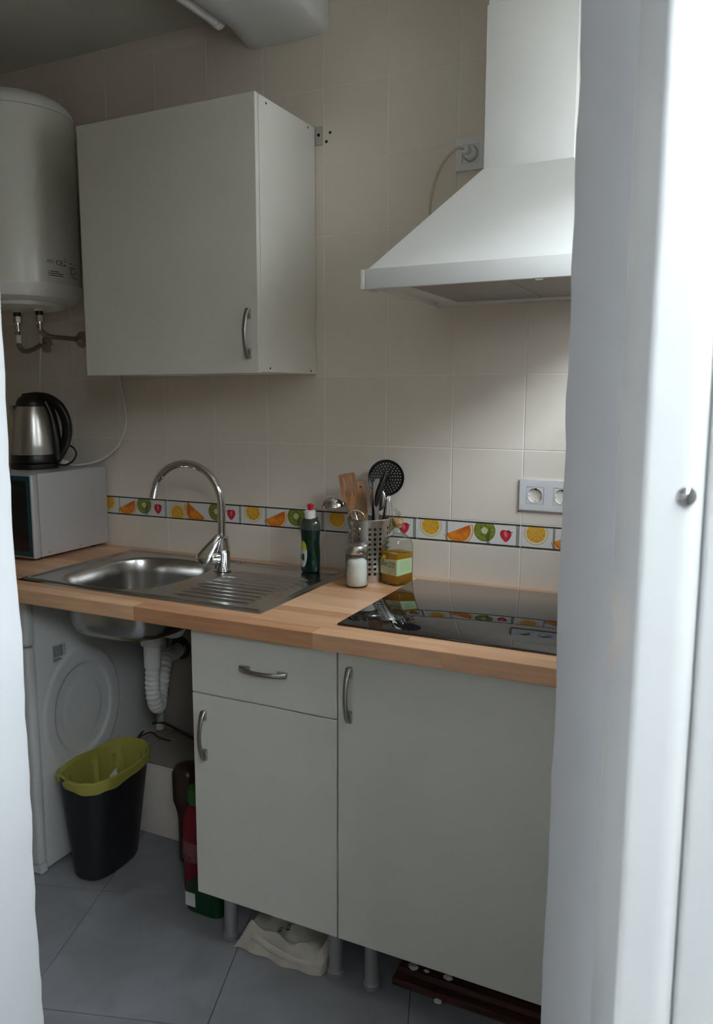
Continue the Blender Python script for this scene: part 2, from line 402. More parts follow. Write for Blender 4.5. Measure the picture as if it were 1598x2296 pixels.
def kiwi(bm, cx, cz, r):
    flat_poly(bm, disc(cx, cz, r), 8, 1); flat_poly(bm, disc(cx, cz, r*0.93), 7, 2); 
    for k in range(30):
        a = 2*PI*k/30; d = (math.cos(a), math.sin(a)); n = (-d[1]*.0005, d[0]*.0005); r0 = r*(0.36+0.06*(k % 2)); r1 = r*(0.66+0.12*(k % 3)/2)
        flat_poly(bm, [(cx+d[0]*r0+n[0], cz+d[1]*r0+n[1]), (cx+d[0]*r1, cz+d[1]*r1), (cx+d[0]*r0-n[0], cz+d[1]*r0-n[1])], 10, 4)
    flat_poly(bm, disc(cx, cz, r*0.30, 14, wob=0.15), 9, 5)
def berry(bm, cx, cz, s, flip=1):
    pts = [(-.9, .25), (-.75, .75), (-.3, .95), (.1, .8), (.5, .95), (.9, .6), (.95, .1), (.7, -.45), (.25, -.95), (-.05, -1.0), (-.4, -.7), (-.75, -.25)]
    P = [(cx+flip*x*s, cz+y*s) for x, y in pts]
    c0 = (cx, cz)
    for k in range(len(P)): flat_poly(bm, [c0, P[k], P[(k+1) % len(P)]], 11, 1)
    flat_poly(bm, [(cx+flip*x*s, cz+y*s) for x, y in ((-.25, .7), (.15, .6), (.35, .0), (.05, -.35), (-.2, .1))], 12, 2)
    for k in range(9):
        a = k*2.4; rr = s*(0.35+0.05*k); flat_poly(bm, disc(cx+rr*math.cos(a)*.85, cz+rr*math.sin(a)*.75, 0.0007, 6), 12, 3)
    flat_poly(bm, [(cx+flip*x*s, cz+y*s) for x, y in ((.2, .85), (1.15, .62), (1.15, .50), (.25, .75))], 10, 3)
    for q in (-.3, .0, .3): flat_poly(bm, [(cx+flip*(q-.05)*s, cz+.9*s), (cx+flip*(q+.05)*s, cz+.9*s), (cx+flip*q*1.4*s, cz+1.3*s)], 4, 2)
def dots(bm, cx, n, z0=-1.0, z1=1.0):
    nn = 17
    for c in range(n):
        for k in range(nn):
            zz = -0.026+0.052*k/(nn-1)
            if not (z0*0.0275 <= zz <= z1*0.0275): continue
            x = cx+(c-(n-1)/2)*0.0032
            flat_poly(bm, [(x-.001, zz-.001), (x+.001, zz-.001), (x+.001, zz+.001), (x-.001, zz+.001)], 10, 6)
def border_tile(x0, width, variant):
    zc = (ZT+ZU)/2
    b_ = NB(); box(b_, 0.0008, width-0.0008, -0.0006, 0.0009, -BH/2+0.0006, BH/2-0.0006, 0.0006, 1)
    o = finish(b_, 'border_tile', FM[0], None, smooth=False); o.parent = wall_back; o.location = (x0, 0, zc)
    def sub(name, fn):
        b_ = NB(); fn(b_)
        if not b_.faces: b_.free(); return
        p = finish(b_, name, FM, None, smooth=False); p.parent = o
        for f in p.data.polygons: pass
    def lines(b):
        for s in (-1, 1):
            z0, z1 = sorted((s*0.0275, s*0.0318)); box(b, 0.001, width-0.001, -0.0009, 0.0, z0, z1, 0, mi=1)
    sub('border_stripe', lines)
    up = 1 if variant == 0 else -1
    W_ = min(width, 0.2985)
    global _xc
    def clipw(fn):
        def g(b):
            fn(b)
            if width < 0.29:
                geom = list(b.verts)+list(b.edges)+list(b.faces)
                bmesh.ops.bisect_plane(b, geom=geom, plane_co=(width-0.001, 0, 0), plane_no=(1, 0, 0), clear_outer=True)
        return g
    sub('lemon_slice_print', clipw(lambda b: lemon(b, 0.041, 0.011*up, 0.0325)))
    sub('dot_strip', clipw(lambda b: (dots(b, 0.0895, 2), dots(b, 0.210, 3, -1, 0.1 if up > 0 else 1), dots(b, 0.292, 3))))
    if up > 0: sub('orange_wedge_print', clipw(lambda b: orange(b, 0.122, 0.006, 0.042, 0.42)))
    else: sub('orange_wedge_print', clipw(lambda b: orange(b, 0.118, 0.004, 0.046, 0.62, -1)))
    sub('kiwi_slice_print', clipw(lambda b: kiwi(b, 0.199, 0.008 if up > 0 else 0.004, 0.0305)))
    sub('strawberry_print', clipw(lambda b: berry(b, 0.258, -0.002, 0.0175, up)))
for k, i in enumerate((-9.5, -8, -6.5, -5, -3.5, -2, -0.5, 1.0, 2.5)):
    x0 = i*TW; 
    border_tile(x0, 0.30, 1 if i == -5 else 0)
# side walls, ceiling
bm = NB(); box(bm, LX-0.15, LX, wallfront_y(LX)-0.3, 0.16, -0.1, CEIL+0.1)
tag(finish(bm, 'wall_left', m_cream), 'plain left kitchen wall', None, None, 'structure')
bm = NB(); yA = wallfront_y(WX)-0.02
box(bm, WX, WX+0.16, yA, 0.16, -0.1, WZ0); box(bm, WX, WX+0.16, yA, 0.16, WZ1, CEIL+0.1)
box(bm, WX, WX+0.16, yA, WY0, WZ0, WZ1); box(bm, WX, WX+0.16, WY1, 0.16, WZ0, WZ1)
tag(finish(bm, 'wall_right', m_cream, smooth=False), 'right kitchen wall with a high window', None, None, 'structure')
win = thing('window_1', 'high white framed window in the right wall', None, (WX+0.1, (WY0+WY1)/2, WZ0), None, 'structure')
bm = NB()
for a in ((WY0, WY0+0.045, WZ0, WZ1), (WY1-0.045, WY1, WZ0, WZ1), (WY0+0.045, WY1-0.045, WZ0, WZ0+0.045), (WY0+0.045, WY1-0.045, WZ1-0.045, WZ1)):
    box(bm, WX+0.08, WX+0.13, a[0], a[1], a[2], a[3], 0.003)
finish(bm, 'window_frame', m_pvc, win)
bm = NB(); box(bm, WX+0.1, WX+0.104, WY0+0.045, WY1-0.045, WZ0+0.045, WZ1-0.045); finish(bm, 'pane', m_pane, win, smooth=False)
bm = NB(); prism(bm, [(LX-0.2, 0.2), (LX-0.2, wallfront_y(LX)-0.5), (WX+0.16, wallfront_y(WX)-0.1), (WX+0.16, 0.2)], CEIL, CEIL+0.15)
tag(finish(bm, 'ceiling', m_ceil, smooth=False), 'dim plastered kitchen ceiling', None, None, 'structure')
# door wall: two thick piers with uneven plaster edges and a lintel
TN, TF = 0.58, 1.0
SL, SR = -0.5812, 0.1303
DH = 2.10
def pier(bm, s_in, s_out, t0=None):
    n = 90; zs = [-0.1+(CEIL+0.1)*k/n for k in range(n+1)]; rs = []
    sg = 1 if s_out > s_in else -1
    random.seed(11 if sg > 0 else 5); j1 = [0]*(n+1)
    for k in range(n+1): j1[k] = 0.55*j1[k-1]+random.uniform(-0.0013, 0.0013) if k else 0
    for k, z in enumerate(zs):
        j = j1[k]; r = []
        r += [ds(TN, s_out, z), ds(TN, s_in+sg*0.002, z), ds(TN+0.1, s_in+j*0.3, z), ds(TF-0.10, s_in+j*0.5, z), ds(TF-0.02, s_in+sg*0.0005+j, z)]
        for a in range(5):
            th = a/4*PI/2; rr = 0.006
            r.append(ds(TF-rr+rr*math.sin(th)+j*0.6, s_in+sg*(rr-rr*math.cos(th))+j, z))
        r.append(ds(TF, s_out, z)); rs.append(r)
    rings(bm, rs, True, True, True)
bm = NB(); pier(bm, SR, 0.46); pier(bm, SL, -3.1)
P = [ds(TN, SL, DH), ds(TN, SR, DH), ds(TF, SR, DH), ds(TF, SL, DH)]
prism(bm, [(p.x, p.y) for p in P], DH, CEIL+0.05)
random.seed(3)
wf = finish(bm, 'wall_front', [m_jamb, m_cream], angle=50)
for p_ in wf.data.polygons:
    if p_.normal.dot(MI) > 0.9: p_.material_index = 1
tag(wf, 'thick white plastered wall around the doorway', None, None, 'structure')
# pvc door frame on the outer side of the right reveal
dr = thing('door_1', 'white plastic door frame edge at the right of the doorway', None, tuple(ds(0.54, 0.13, 0)), None, 'structure')
def prof_frame(s0, s1, t0, t1, rL=0.004, dip=0.0):
    pts = []
    for k in range(5):
        a = PI/2*k/4; pts.append((s0+rL-rL*math.cos(a)*1, t0+rL-rL*math.sin(a)))
    n = 8
    for k in range(1, n+1): 
        u = k/n; pts.append((s0+rL+(s1-s0-rL)*u, t0+dip*max(0, (u-0.55)/0.45)**2))
    pts += [(s1, t1), (s0, t1)]
    return pts
fr = lambda x, y, z: ds(y, x, z)
bm = NB(); prism(bm, prof_frame(0.1116, 0.1490, 0.50, 0.579, 0.004, 0.010), 0.0, 2.2, fr); finish(bm, 'frame_profile', m_pvc, dr, angle=40)
bm = NB(); prism(bm, prof_frame(0.1500, 0.178, 0.506, 0.579, 0.003, 0.002), 0.0, 2.2, fr); finish(bm, 'frame_profile', m_pvc, dr, angle=40)
bm = NB(); prism(bm, prof_frame(0.179, 0.26, 0.515, 0.579, 0.003, 0.0), 0.0, 2.2, fr); finish(bm, 'frame_profile', m_pvc, dr, angle=40)
bm = NB(); q = -MI
lathe(bm, [(0.0055, 0.0), (0.0062, 0.0012), (0.0055, 0.003), (0.0035, 0.0042), (0.001, 0.0048)], ds(0.5015, 0.1362, 1.363), 24, axis=q); finish(bm, 'screw', m_chrome, dr)
# paving, then unseen passage walls and roof added to limit doorway sky light
def slab(name, t0, t1, s0, s1, z0, z1, m, label):
    bm = NB(); P = [ds(t0, s0, 0), ds(t0, s1, 0), ds(t1, s1, 0), ds(t1, s0, 0)]
    prism(bm, [(p.x, p.y) for p in P], z0, z1); return tag(finish(bm, name, m, smooth=False), label, None, None, 'structure')
slab('ground', -25, 0.40, -25, 25, -0.25, -0.03, m_ground, 'paved ground outside the doorway')
slab('wall_sky_block_side', -1.95, 0.578, -1.55, -1.40, -0.03, 2.47, m_skyblock, 'unseen side wall added to block sky light left of the doorway')
slab('wall_sky_block_facing', -1.95, -1.80, -1.40, 0.72, -0.03, 2.47, m_skyblock, 'unseen wall facing the doorway, added to block sky light')
slab('wall_sky_block_end', -1.80, 0.578, 0.60, 0.72, -0.03, 2.11, m_skyblock, 'unseen end wall added to leave only a slit of sky light')
bm = NB(); box(bm, 3.6, 3.9, -12, 6, -0.03, 3.2)  # unseen wall added to keep low sky light out of the window
tag(finish(bm, 'wall_sky_block_far', m_skyblock, smooth=False), 'unseen outdoor wall added to block low sky light at the window', None, None, 'structure')
slab('sky_block_roof', -1.95, 0.578, -1.55, 0.55, 2.47, 2.60, m_skyblock, 'unseen roof slab added to cut sky light at the doorway')
# ledge along the wall foot
LZ, LY = 0.25, -0.24
bm = NB(); box(bm, -1.052, WX-0.002, LY+0.006, -0.0025, 0, LZ-0.004, 0.003)
led = tag(finish(bm, 'trim_1', m_grout), 'low tiled ledge along the foot of the back wall', None, None, 'structure')
x = -1.05
for xa, xb in ((-1.05, -0.995), (-0.993, -0.795), (-0.793, -0.595), (-0.593, -0.395), (-0.393, -0.195), (-0.193, 0.005), (0.007, 0.205), (0.207, 0.405)):
    b_ = NB(); box(b_, xa, xb, LY, LY+0.0055, 0.004, LZ-0.012, 0.001); finish(b_, 'ledge_tile', m_tile, led)
    b_ = NB(); box(b_, xa, xb, LY, -0.004, LZ-0.0035, LZ+0.002, 0.0015); finish(b_, 'ledge_top_slab', m_brownface, led)  # top slabs in the same darker brown
# plaster beam at the ceiling and the pipe beside it
bm = NB(); n = 40; rs = []
random.seed(21)
for k in range(n+1):
    y = -0.003-1.62*k/n; fl = max(0, 1-k/3.0); jz = random.uniform(-.002, .002)
    zb = 2.437-0.012*fl; xl = -0.641-0.010*fl; xr = -0.380
    r = [(xl, y, CEIL-0.001), (xl, y, zb+0.02)]
    for a in range(1, 4): th = a/4*PI/2; r.append((xl+0.02-0.02*math.cos(th), y, zb+0.02-0.02*math.sin(th)+jz*.3))
    for a in range(1, 6): r.append((xl+0.02+(xr-xl-0.04)*a/6, y, zb+random.uniform(-.0015, .0015)))
    for a in range(1, 4): th = a/4*PI/2; r.append((xr-0.02+0.02*math.sin(th), y, zb+0.02-0.02*math.cos(th)+jz*.3))
    r += [(xr, y, zb+0.02), (xr, y, CEIL-0.001)]; rs.append(r)
rings(bm, rs, True, True, True)
tag(finish(bm, 'trim_2', m_plaster, angle=60), 'boxed plaster beam under the ceiling', None, None, 'structure')
random.seed(4)
bm = NB(); tube(bm, [(-0.668, -0.128, 2.464), (-0.669, -0.7, 2.468), (-0.670, -1.5, 2.470)], 0.0205, 20)
pp = tag(finish(bm, 'ceiling_pipe', m_whitep, None, (-0.668, -0.128, 2.464)), 'white pipe running along the ceiling beside the plaster beam', 'pipe')
bm = NB(); tube(bm, [(-0.668, -0.120, 2.464), (-0.668, -0.145, 2.464)], 0.0225, 20); finish(bm, 'pipe_clamp', m_capw, pp)

# ------------------------------------------------------------------ wall cabinet
def arch_handle(parent, c, along, out, L=0.128, name='handle'):
    """bow handle: two flared feet and an arched bar"""
    c = Vector(c); a = Vector(along).normalized(); o = Vector(out).normalized(); s = a.cross(o)
    bm = NB(); n = 24; rs = []
    for k in range(n+1):
        u = -1+2*k/n; p = c + a*(u*L/2) + o*(0.006+0.020*(1-u*u)**0.8)
        w_ = 0.0058+0.002*abs(u)**3; h_ = 0.0034
        d = (a*1.0 + o*(-0.020*1.6*u/(L/2)*(max(1-u*u, 0.05))**-0.2)*0.5).normalized(); nn = d.cross(s).normalized()
        rs.append([p + s*w_*math.cos(2*PI*i/12) + nn*h_*math.sin(2*PI*i/12) for i in range(12)])
    rings(bm, rs)
    for sg in (-1, 1):
        P = [(sg*L/2, 0), (sg*(L/2-0.026), 0), (sg*(L/2-0.021), 0.0125), (sg*(L/2-0.002), 0.007)]
        va = [bm.verts.new(c+a*x+o*y+s*0.006) for x, y in P]; vb = [bm.verts.new(c+a*x+o*y-s*0.006) for x, y in P]
        bm.faces.new(va); bm.faces.new(vb[::-1])
        for i in range(4): bm.faces.new((va[i], va[(i+1) % 4], vb[(i+1) % 4], vb[i]))
    return finish(bm, name, m_handle, parent, angle=50)
X0, X1, YF, Z0, Z1 = -1.0269, -0.4273, -0.3258, 1.4789, 2.179
wc = thing('wall_cabinet', 'white single-door wall cabinet hung beside the water heater', 'cabinet', ((X0+X1)/2, -0.15, Z0))
def panel(nm, a, m=m_lamedge, par=wc, bev=0.0008): b_ = NB(); box(b_, *a, bev, 1); return finish(b_, nm, m, par, smooth=False)
panel('side_panel', (X1-0.016, X1, YF+0.018, -0.004, Z0+0.003, Z1-0.001)); panel('side_panel', (X0, X0+0.016, YF+0.018, -0.004, Z0+0.003, Z1-0.001))
panel('top_panel', (X0+0.016, X1-0.016, YF+0.018, -0.004, Z1-0.017, Z1-0.001)); panel('bottom_panel', (X0+0.016, X1-0.016, YF+0.018, -0.004, Z0+0.003, Z0+0.019))
panel('back_panel', (X0+0.016, X1-0.016, -0.010, -0.005, Z0+0.019, Z1-0.017))
d = panel('door', (X0+0.001, X1-0.001, YF, YF+0.0165, Z0, Z1), m_lam)
arch_handle(d, (-0.4555, YF, 1.5815), (0, 0, 1), (0, -1, 0))
for y, z in ((-0.272, 2.165), (-0.046, 2.168), (-0.267, 1.492), (-0.035, 1.491)):
    b_ = NB(); lathe(b_, [(0.0032, 0), (0.0032, 0.0006)], (X1-0.0003, y, z), 10, axis=(1, 0, 0)); finish(b_, 'screw_hole', m_dark, wc)
bm = NB(); box(bm, -0.4245, -0.403, -0.006, -0.0008, 2.129, 2.179, 0.001)
br = tag(finish(bm, 'hanging_bracket', m_brack, None, (-0.414, -0.003, 2.129)), 'small zinc hanging bracket on the wall at the cabinet corner', 'bracket')
bm = NB(); lathe(bm, [(0.0045, 0), (0.0045, 0.002)], (-0.414, -0.0055, 2.156), 12, axis=(0, -1, 0)); finish(bm, 'screw', m_dark, br)
for x, z in ((-0.380, 2.160), (-0.392, 2.137)):
    bm = NB(); lathe(bm, [(0.0042, 0), (0.0036, 0.0012)], (x, -0.0004, z), 12, axis=(0, -1, 0)); finish(bm, 'drill_hole', m_dark, wall_back)

# ------------------------------------------------------------------ water heater
HX, HY, HR = -1.41, -0.205, 0.19
wh = thing('water_heater', 'white cylindrical electric water heater hung on the wall left of the cabinet', 'water heater', (HX, HY, 1.70))
HB, HT = 1.765, 2.285
bm = NB(); lathe(bm, [(HR, HB+0.003), (HR, HT-0.003)], (HX, HY, 0), 72, cap0=True, cap1=True); finish(bm, 'tank', m_heater, wh)
pr = [(HR+0.001, 0)]
for k in range(1, 9): a = k/8*PI/2; pr.append((HR+0.001-0.10*(1-math.cos(a)), 0.062*math.sin(a)))
pr.append((0.01, 0.066))
bm = NB(); lathe(bm, pr, (HX, HY, HT-0.002), 72); finish(bm, 'top_cap', m_capw, wh)
bm = NB(); lathe(bm, [(HR+0.0015, 0.004), (HR+0.0015, -0.010), (HR-0.012, -0.038), (HR-0.030, -0.048), (HR-0.045, -0.050)], (HX, HY, HB), 72); finish(bm, 'bottom_cap', m_capw, wh)
bm = NB(); lathe(bm, [(HR-0.050, -0.048), (HR-0.055, -0.061), (HR-0.075, -0.066), (0.01, -0.066)], (HX, HY, HB), 60); finish(bm, 'service_cover', m_capw, wh)
HF = [(-1.438, -0.20), (-1.338, -0.20)]
for x, y in HF:
    bm = NB(); lathe(bm, [(0.016, 0), (0.016, 0.010)], (x, y, HB-0.074), 24); finish(bm, 'nipple_collar', m_capw, wh)
    bm = NB(); lathe(bm, [(0.0125, 0), (0.0125, 0.018)], (x, y, HB-0.091), 20); finish(bm, 'nipple', m_black, wh)
def onheat(u, z, a0=-0.86):
    a = a0 + u/HR; return Vector((HX+(HR+0.0007)*math.cos(a), HY+(HR+0.0007)*math.sin(a), z))
A0 = -0.31
bm = NB()
text(bm, 'IP25', 0.013, lambda x, y: onheat(x, 1.828+y, A0)); text(bm, 'CE', 0.021, lambda x, y: onheat(x+0.030, 1.824+y, A0), sx=1.1)
text(bm, '\u25a1', 0.014, lambda x, y: onheat(x+0.062, 1.836+y, A0))
def bars(bm, u0, z0, rows, fn, h=0.0022):
    for k, wd in enumerate(rows):
        xx = u0
        for wseg in wd:
            if wseg > 0: poly(bm, [fn(xx, z0-k*0.0062), fn(xx+wseg*0.5, z0-k*0.0062), fn(xx+wseg, z0-k*0.0062), fn(xx+wseg, z0-k*0.0062+h), fn(xx+wseg*0.5, z0-k*0.0062+h), fn(xx, z0-k*0.0062+h)])
            xx += abs(wseg)
hf = lambda u, z: onheat(u, z, A0)
bars(bm, 0.060, 1.824, [[0.012]], hf, 0.003)
bars(bm, 0.002, 1.802, [[0.004, -0.004, 0.030], [0.004, -0.002, 0.050], [0.003, -0.003, 0.052]], hf)
bars(bm, 0.088, 1.834, [[0.016, -0.018, 0.007], [0.0], [0.034, -0.008, 0.003], [0.016], [0.014, -0.012, 0.020], [0.028], [0.005, -0.010, 0.018], [0.005, -0.006, 0.012, -0.006, 0.022]], hf)
finish(bm, 'rating_print', m_print, wh, smooth=False)
# hoses
def hose(name, label, pts, ros):
    t = thing(name, label, 'hose', ros, 'braided hoses under the water heater')
    path = smoothpath(pts, 14); bm = NB(); tube(bm, path, 0.0082, 14); finish(bm, 'braided_hose', m_braid, t)
    p0 = Vector(pts[0]); bm = NB(); lathe(bm, [(0.0145, 0.006), (0.0145, -0.014)], p0, 6); finish(bm, 'hex_nut', m_brass, t, smooth=False)
    bm = NB(); lathe(bm, [(0.0095, -0.012), (0.0098, -0.020), (0.0088, -0.021), (0.0088, -0.036), (0.0098, -0.037), (0.0098, -0.042)], p0, 20); finish(bm, 'crimp_sleeve', m_chrome, t)
    p1 = Vector(pts[-1]); bm = NB(); lathe(bm, [(0.012, -0.004), (0.012, 0.020)], p1, 6, axis=(0, 1, 0)); finish(bm, 'hex_nut', m_brass, t, smooth=False)
    bm = NB(); lathe(bm, [(0.029, 0.0), (0.027, 0.005), (0.014, 0.011)], (ros[0], -0.0006, ros[2]), 28, axis=(0, -1, 0)); finish(bm, 'wall_rosette', m_brass, t)
    return t
hose('flexible_hose', 'braided metal hose with a white tag, left of the two below the water heater', [(HF[0][0], -0.20, 1.672), (-1.440, -0.20, 1.62), (-1.444, -0.19, 1.578), (-1.466, -0.14, 1.569), (-1.488, -0.07, 1.588), (-1.516, -0.026, 1.600)], (-1.516, 0, 1.600))
h2 = hose('flexible_hose', 'curved braided metal hose, right of the two below the water heater', [(HF[1][0], -0.20, 1.672), (-1.338, -0.200, 1.634), (-1.331, -0.183, 1.617), (-1.333, -0.150, 1.612), (-1.342, -0.10, 1.612), (-1.348, -0.026, 1.612)], (-1.348, 0, 1.612))
bm = NB(); tube(bm, [(HF[0][0], -0.20, 1.618), (HF[0][0], -0.20, 1.592)], 0.0092, 14)
finish(bm, 'white_tag', m_capw, [o for o in bpy.data.objects if o.name == 'flexible_hose'][0])
bm = NB(); tube(bm, smoothpath([(-1.445, -0.10, 1.705), (-1.487, -0.05, 1.68), (-1.50, -0.045, 1.60), (-1.52, -0.04, 1.46), (-1.53, -0.03, 1.30), (-1.53, -0.03, 1.215), (-1.52, -0.05, 1.182)], 10), 0.0042, 10)
tag(finish(bm, 'heater_cable', m_cablew, None, (-1.53, -0.03, 1.178)), 'white power cable hanging down from the water heater behind the kettle', 'cable')

# ------------------------------------------------------------------ worktop of beech staves
KZ, KB, KY = 0.8951, 0.8565, -0.6297
KX0, KX1 = -1.93, 0.795
wt = thing('worktop', 'long beech butcher block worktop', 'worktop', (-0.65, -0.3, KB))
hole = (-1.093, -0.665, -0.528, -0.098)
rows = 14; rw = (0 - KY - 0.0035)/rows
def sub_rect(r, h):
    x0, x1, y0, y1 = r; hx0, hx1, hy0, hy1 = h
    if x1 <= hx0 or x0 >= hx1 or y1 <= hy0 or y0 >= hy1: return [r]
    out = []
    if x0 < hx0: out.append((x0, hx0, y0, y1)); 
    if x1 > hx1: out.append((hx1, x1, y0, y1))
    a, b = max(x0, hx0), min(x1, hx1)
    if y0 < hy0: out.append((a, b, y0, hy0))
    if y1 > hy1: out.append((a, b, hy1, y1))
    return out
random.seed(16)
for j in range(rows):
    y0 = KY + j*rw; y1 = y0+rw; x = KX0 - random.uniform(0, 0.3)
    cuts = []
    while x < KX1: x += random.uniform(0.28, 0.62); cuts.append(x)
    if j == 0: cuts = [-1.55, -1.10, -0.62, -0.108, 0.195, 0.52]
    if j == 1: cuts = [-1.3, -0.75, -0.30, 0.10, 0.56]
    xs = [KX0] + [c for c in cuts if KX0+0.05 < c < KX1-0.05] + [KX1]
    for a, b in zip(xs, xs[1:]):
        for r in sub_rect((a, b, y0, y1), hole):
            if r[1]-r[0] < 0.004 or r[3]-r[2] < 0.004: continue
            b_ = NB(); box(b_, r[0]+0.00008, r[1]-0.00008, r[2]+0.00008, r[3]-0.00008, KB, KZ, 0.0)
            if j == 0:
                es = [e for e in b_.edges if all(abs(v.co.y-(r[2]+0.00008)) < 1e-5 for v in e.verts) and abs(e.verts[0].co.z-e.verts[1].co.z) < 1e-5]
                bmesh.ops.bevel(b_, geom=es, offset=0.002, segments=2, affect='EDGES', profile=0.5)
            o = finish(b_, 'stave', m_wood, None, ((r[0]+r[1])/2, (r[2]+r[3])/2, KB), smooth=False)
            o.parent = wt; o.location = Vector(o.location) - OFF[wt]

# ------------------------------------------------------------------ sink
SX0, SX1, SY0, SY1, SZ = -1.117, -0.2925, -0.5530, -0.0520, KZ+0.0008
sk = thing('kitchen_sink', 'stainless steel inset sink with ribbed drainboard', 'sink', (-0.7, -0.3, KZ))
def rimz(d):
    if d < 0.010: return 0.0006+0.0014*d/0.010
    if d < 0.024: return 0.0020+0.0048*math.sin((d-0.010)/0.014*PI)
    if d < 0.034: return 0.0020-0.0014*(d-0.024)/0.010
    return 0.0006
BC = (-0.866, -0.313); BA, BBx, BE = 0.184, 0.203, 2.9
XM = -0.655
def redge(x, y): return min(x-SX0, SX1-x, y-SY0, SY1-y)
N = 120; corners = [(SX0, SY0), (XM, SY0), (XM, SY1), (SX0, SY1)]
angs = sorted([2*PI*k/N for k in range(N)] + [math.atan2(c[1]-BC[1], c[0]-BC[0]) % (2*PI) for c in corners])
def rayrect(a):
    c, s = math.cos(a), math.sin(a); t = 9
    if c > 1e-9: t = min(t, (XM-BC[0])/c)
    if c < -1e-9: t = min(t, (SX0-BC[0])/c)
    if s > 1e-9: t = min(t, (SY1-BC[1])/s)
    if s < -1e-9: t = min(t, (SY0-BC[1])/s)
    return (BC[0]+c*t, BC[1]+s*t)
def bowlpt(a, k=1.0):
    c, s = abs(math.cos(a)), abs(math.sin(a)); rr = ((c/BA)**BE + (s/BBx)**BE)**(-1/BE)*k
    return (BC[0]+rr*math.cos(a), BC[1]+rr*math.sin(a))
bm = NB(); rs = []
for q in (0, .04, .08, .12, .16, .2, .25, .3, .4, .6, .8, .92, 1.0):
    r = []
    for a in angs:
        o_ = rayrect(a); i_ = bowlpt(a, 1.02); x = o_[0]+(i_[0]-o_[0])*q; y = o_[1]+(i_[1]-o_[1])*q
        r.append((x, y, SZ+rimz(redge(x, y) if x < XM-0.001 or True else 1)))
    rs.append(r)
rings(bm, rs, True, False, False)
# drainboard height field with ribs
nx, ny = 70, 150; G = []
for j in range(ny+1):
    y = SY0+(SY1-SY0)*j/ny; row = []
    for i in range(nx+1):
        x = XM+(SX1-XM)*i/nx; dd = redge(x, y); zz = rimz(dd)
        u0 = min(max((x-(XM+0.035))/0.03, 0), 1)*min(max((SX1-0.055-x)/0.03, 0), 1); v = (y-(SY0+0.055))/((SY1-0.115)-(SY0+0.055))
        if 0 < v < 1 and u0 > 0: zz += u0*(0.0042*(0.5-0.5*math.cos(2*PI*10*v))**1.5 - 0.0004)
        row.append(bm.verts.new((x, y, SZ+zz)))
    G.append(row)
for j in range(ny):
    for i in range(nx): bm.faces.new((G[j][i], G[j][i+1], G[j+1][i+1], G[j+1][i]))
# flange skirt
ed = [(SX0, SY0), (SX1, SY0), (SX1, SY1), (SX0, SY1)]
rings(bm, [[(x, y, SZ+0.0006) for x, y in ed], [(x, y, KZ-0.0002) for x, y in ed]], True, False, False)
finish(bm, 'tray', m_sink, sk, angle=60)
bm = NB(); rs = []
prof = [(1.02, 0.0006), (1.0, -0.002), (0.985, -0.008), (0.965, -0.05), (0.945, -0.11), (0.92, -0.140), (0.86, -0.158), (0.7, -0.166), (0.4, -0.171), (0.17, -0.173)]
for k, zz in prof: rs.append([(*bowlpt(a, k), SZ+zz) for a in angs])
rings(bm, rs, True, False, False)
finish(bm, 'bowl', m_sink, sk, angle=60)
bm = NB(); lathe(bm, [(0.045, 0.003), (0.038, 0.0), (0.030, -0.004), (0.01, -0.004)], (BC[0], BC[1], SZ-0.172), 32); finish(bm, 'drain_strainer', m_chrome, sk)

# faucet
FX, FY = -0.650, -0.190; FZ = SZ+0.0025
fa = thing('faucet', 'chrome mixer tap with tall swan-neck spout standing on the sink', 'tap', (FX, FY, FZ))
bm = NB(); lathe(bm, [(0.027, 0), (0.027, 0.004), (0.0235, 0.006), (0.0235, 0.050), (0.0245, 0.052), (0.0245, 0.070), (0.021, 0.082), (0.021, 0.100), (0.013, 0.106)], (FX, FY, FZ), 40); finish(bm, 'body', m_chrome, fa)
SRr = 0.1185; sdir = Vector((-0.995, -0.10, 0)).normalized(); zc = 1.098
path = [Vector((FX, FY, FZ+0.10)), Vector((FX, FY, 1.05))]
for k in range(0, 25):
    th = k/24*math.radians(169); path.append(Vector((FX, FY, zc)) + sdir*(SRr-SRr*math.cos(th)) + Vector((0, 0, SRr*math.sin(th))))
bm = NB(); tube(bm, path, 0.0118, 20); finish(bm, 'spout', m_chrome, fa, angle=60)
bm = NB(); d_ = (path[-1]-path[-2]).normalized(); tube(bm, [path[-1]-d_*0.006, path[-1]+d_*0.012], 0.0128, 20); finish(bm, 'aerator', m_chrome, fa)
ld = Vector((-0.55, -0.83, 0)).normalized(); lc = Vector((FX, FY, FZ+0.042))
bm = NB(); lathe(bm, [(0.022, 0.015), (0.022, 0.036), (0.020, 0.040)], lc, 32, axis=ld); 
finish(bm, 'cartridge_housing', m_chrome, fa)
vn = Vector((0.42, -0.90, 0.12)).normalized(); A_ = Vector((-0.684, -0.236, 0.943)); B_ = Vector((-0.646, -0.218, 1.004)); ax_ = (B_-A_)
ax_ = (ax_-vn*ax_.dot(vn)); Lx = ax_.length; ax_.normalize(); sd_ = vn.cross(ax_); n = 40; base_ = []
for k in range(n):
    th = 2*PI*k/n; c_, s_ = math.cos(th), math.sin(th)
    base_.append((Lx+0.009*c_, 0.0095*s_) if c_ > 0.0 else (0.0235*c_*1.0, 0.0225*s_))
bm = NB(); rs = []
for k_, h_ in ((0.80, 0.0), (0.97, 0.002), (1.0, 0.005), (0.96, 0.009), (0.80, 0.012), (0.4, 0.0135)):
    rs.append([A_+ax_*((x-0.35*Lx)*k_+0.35*Lx)+sd_*y*k_+vn*h_ for x, y in base_])
rings(bm, rs); finish(bm, 'lever', m_chrome, fa, angle=60)

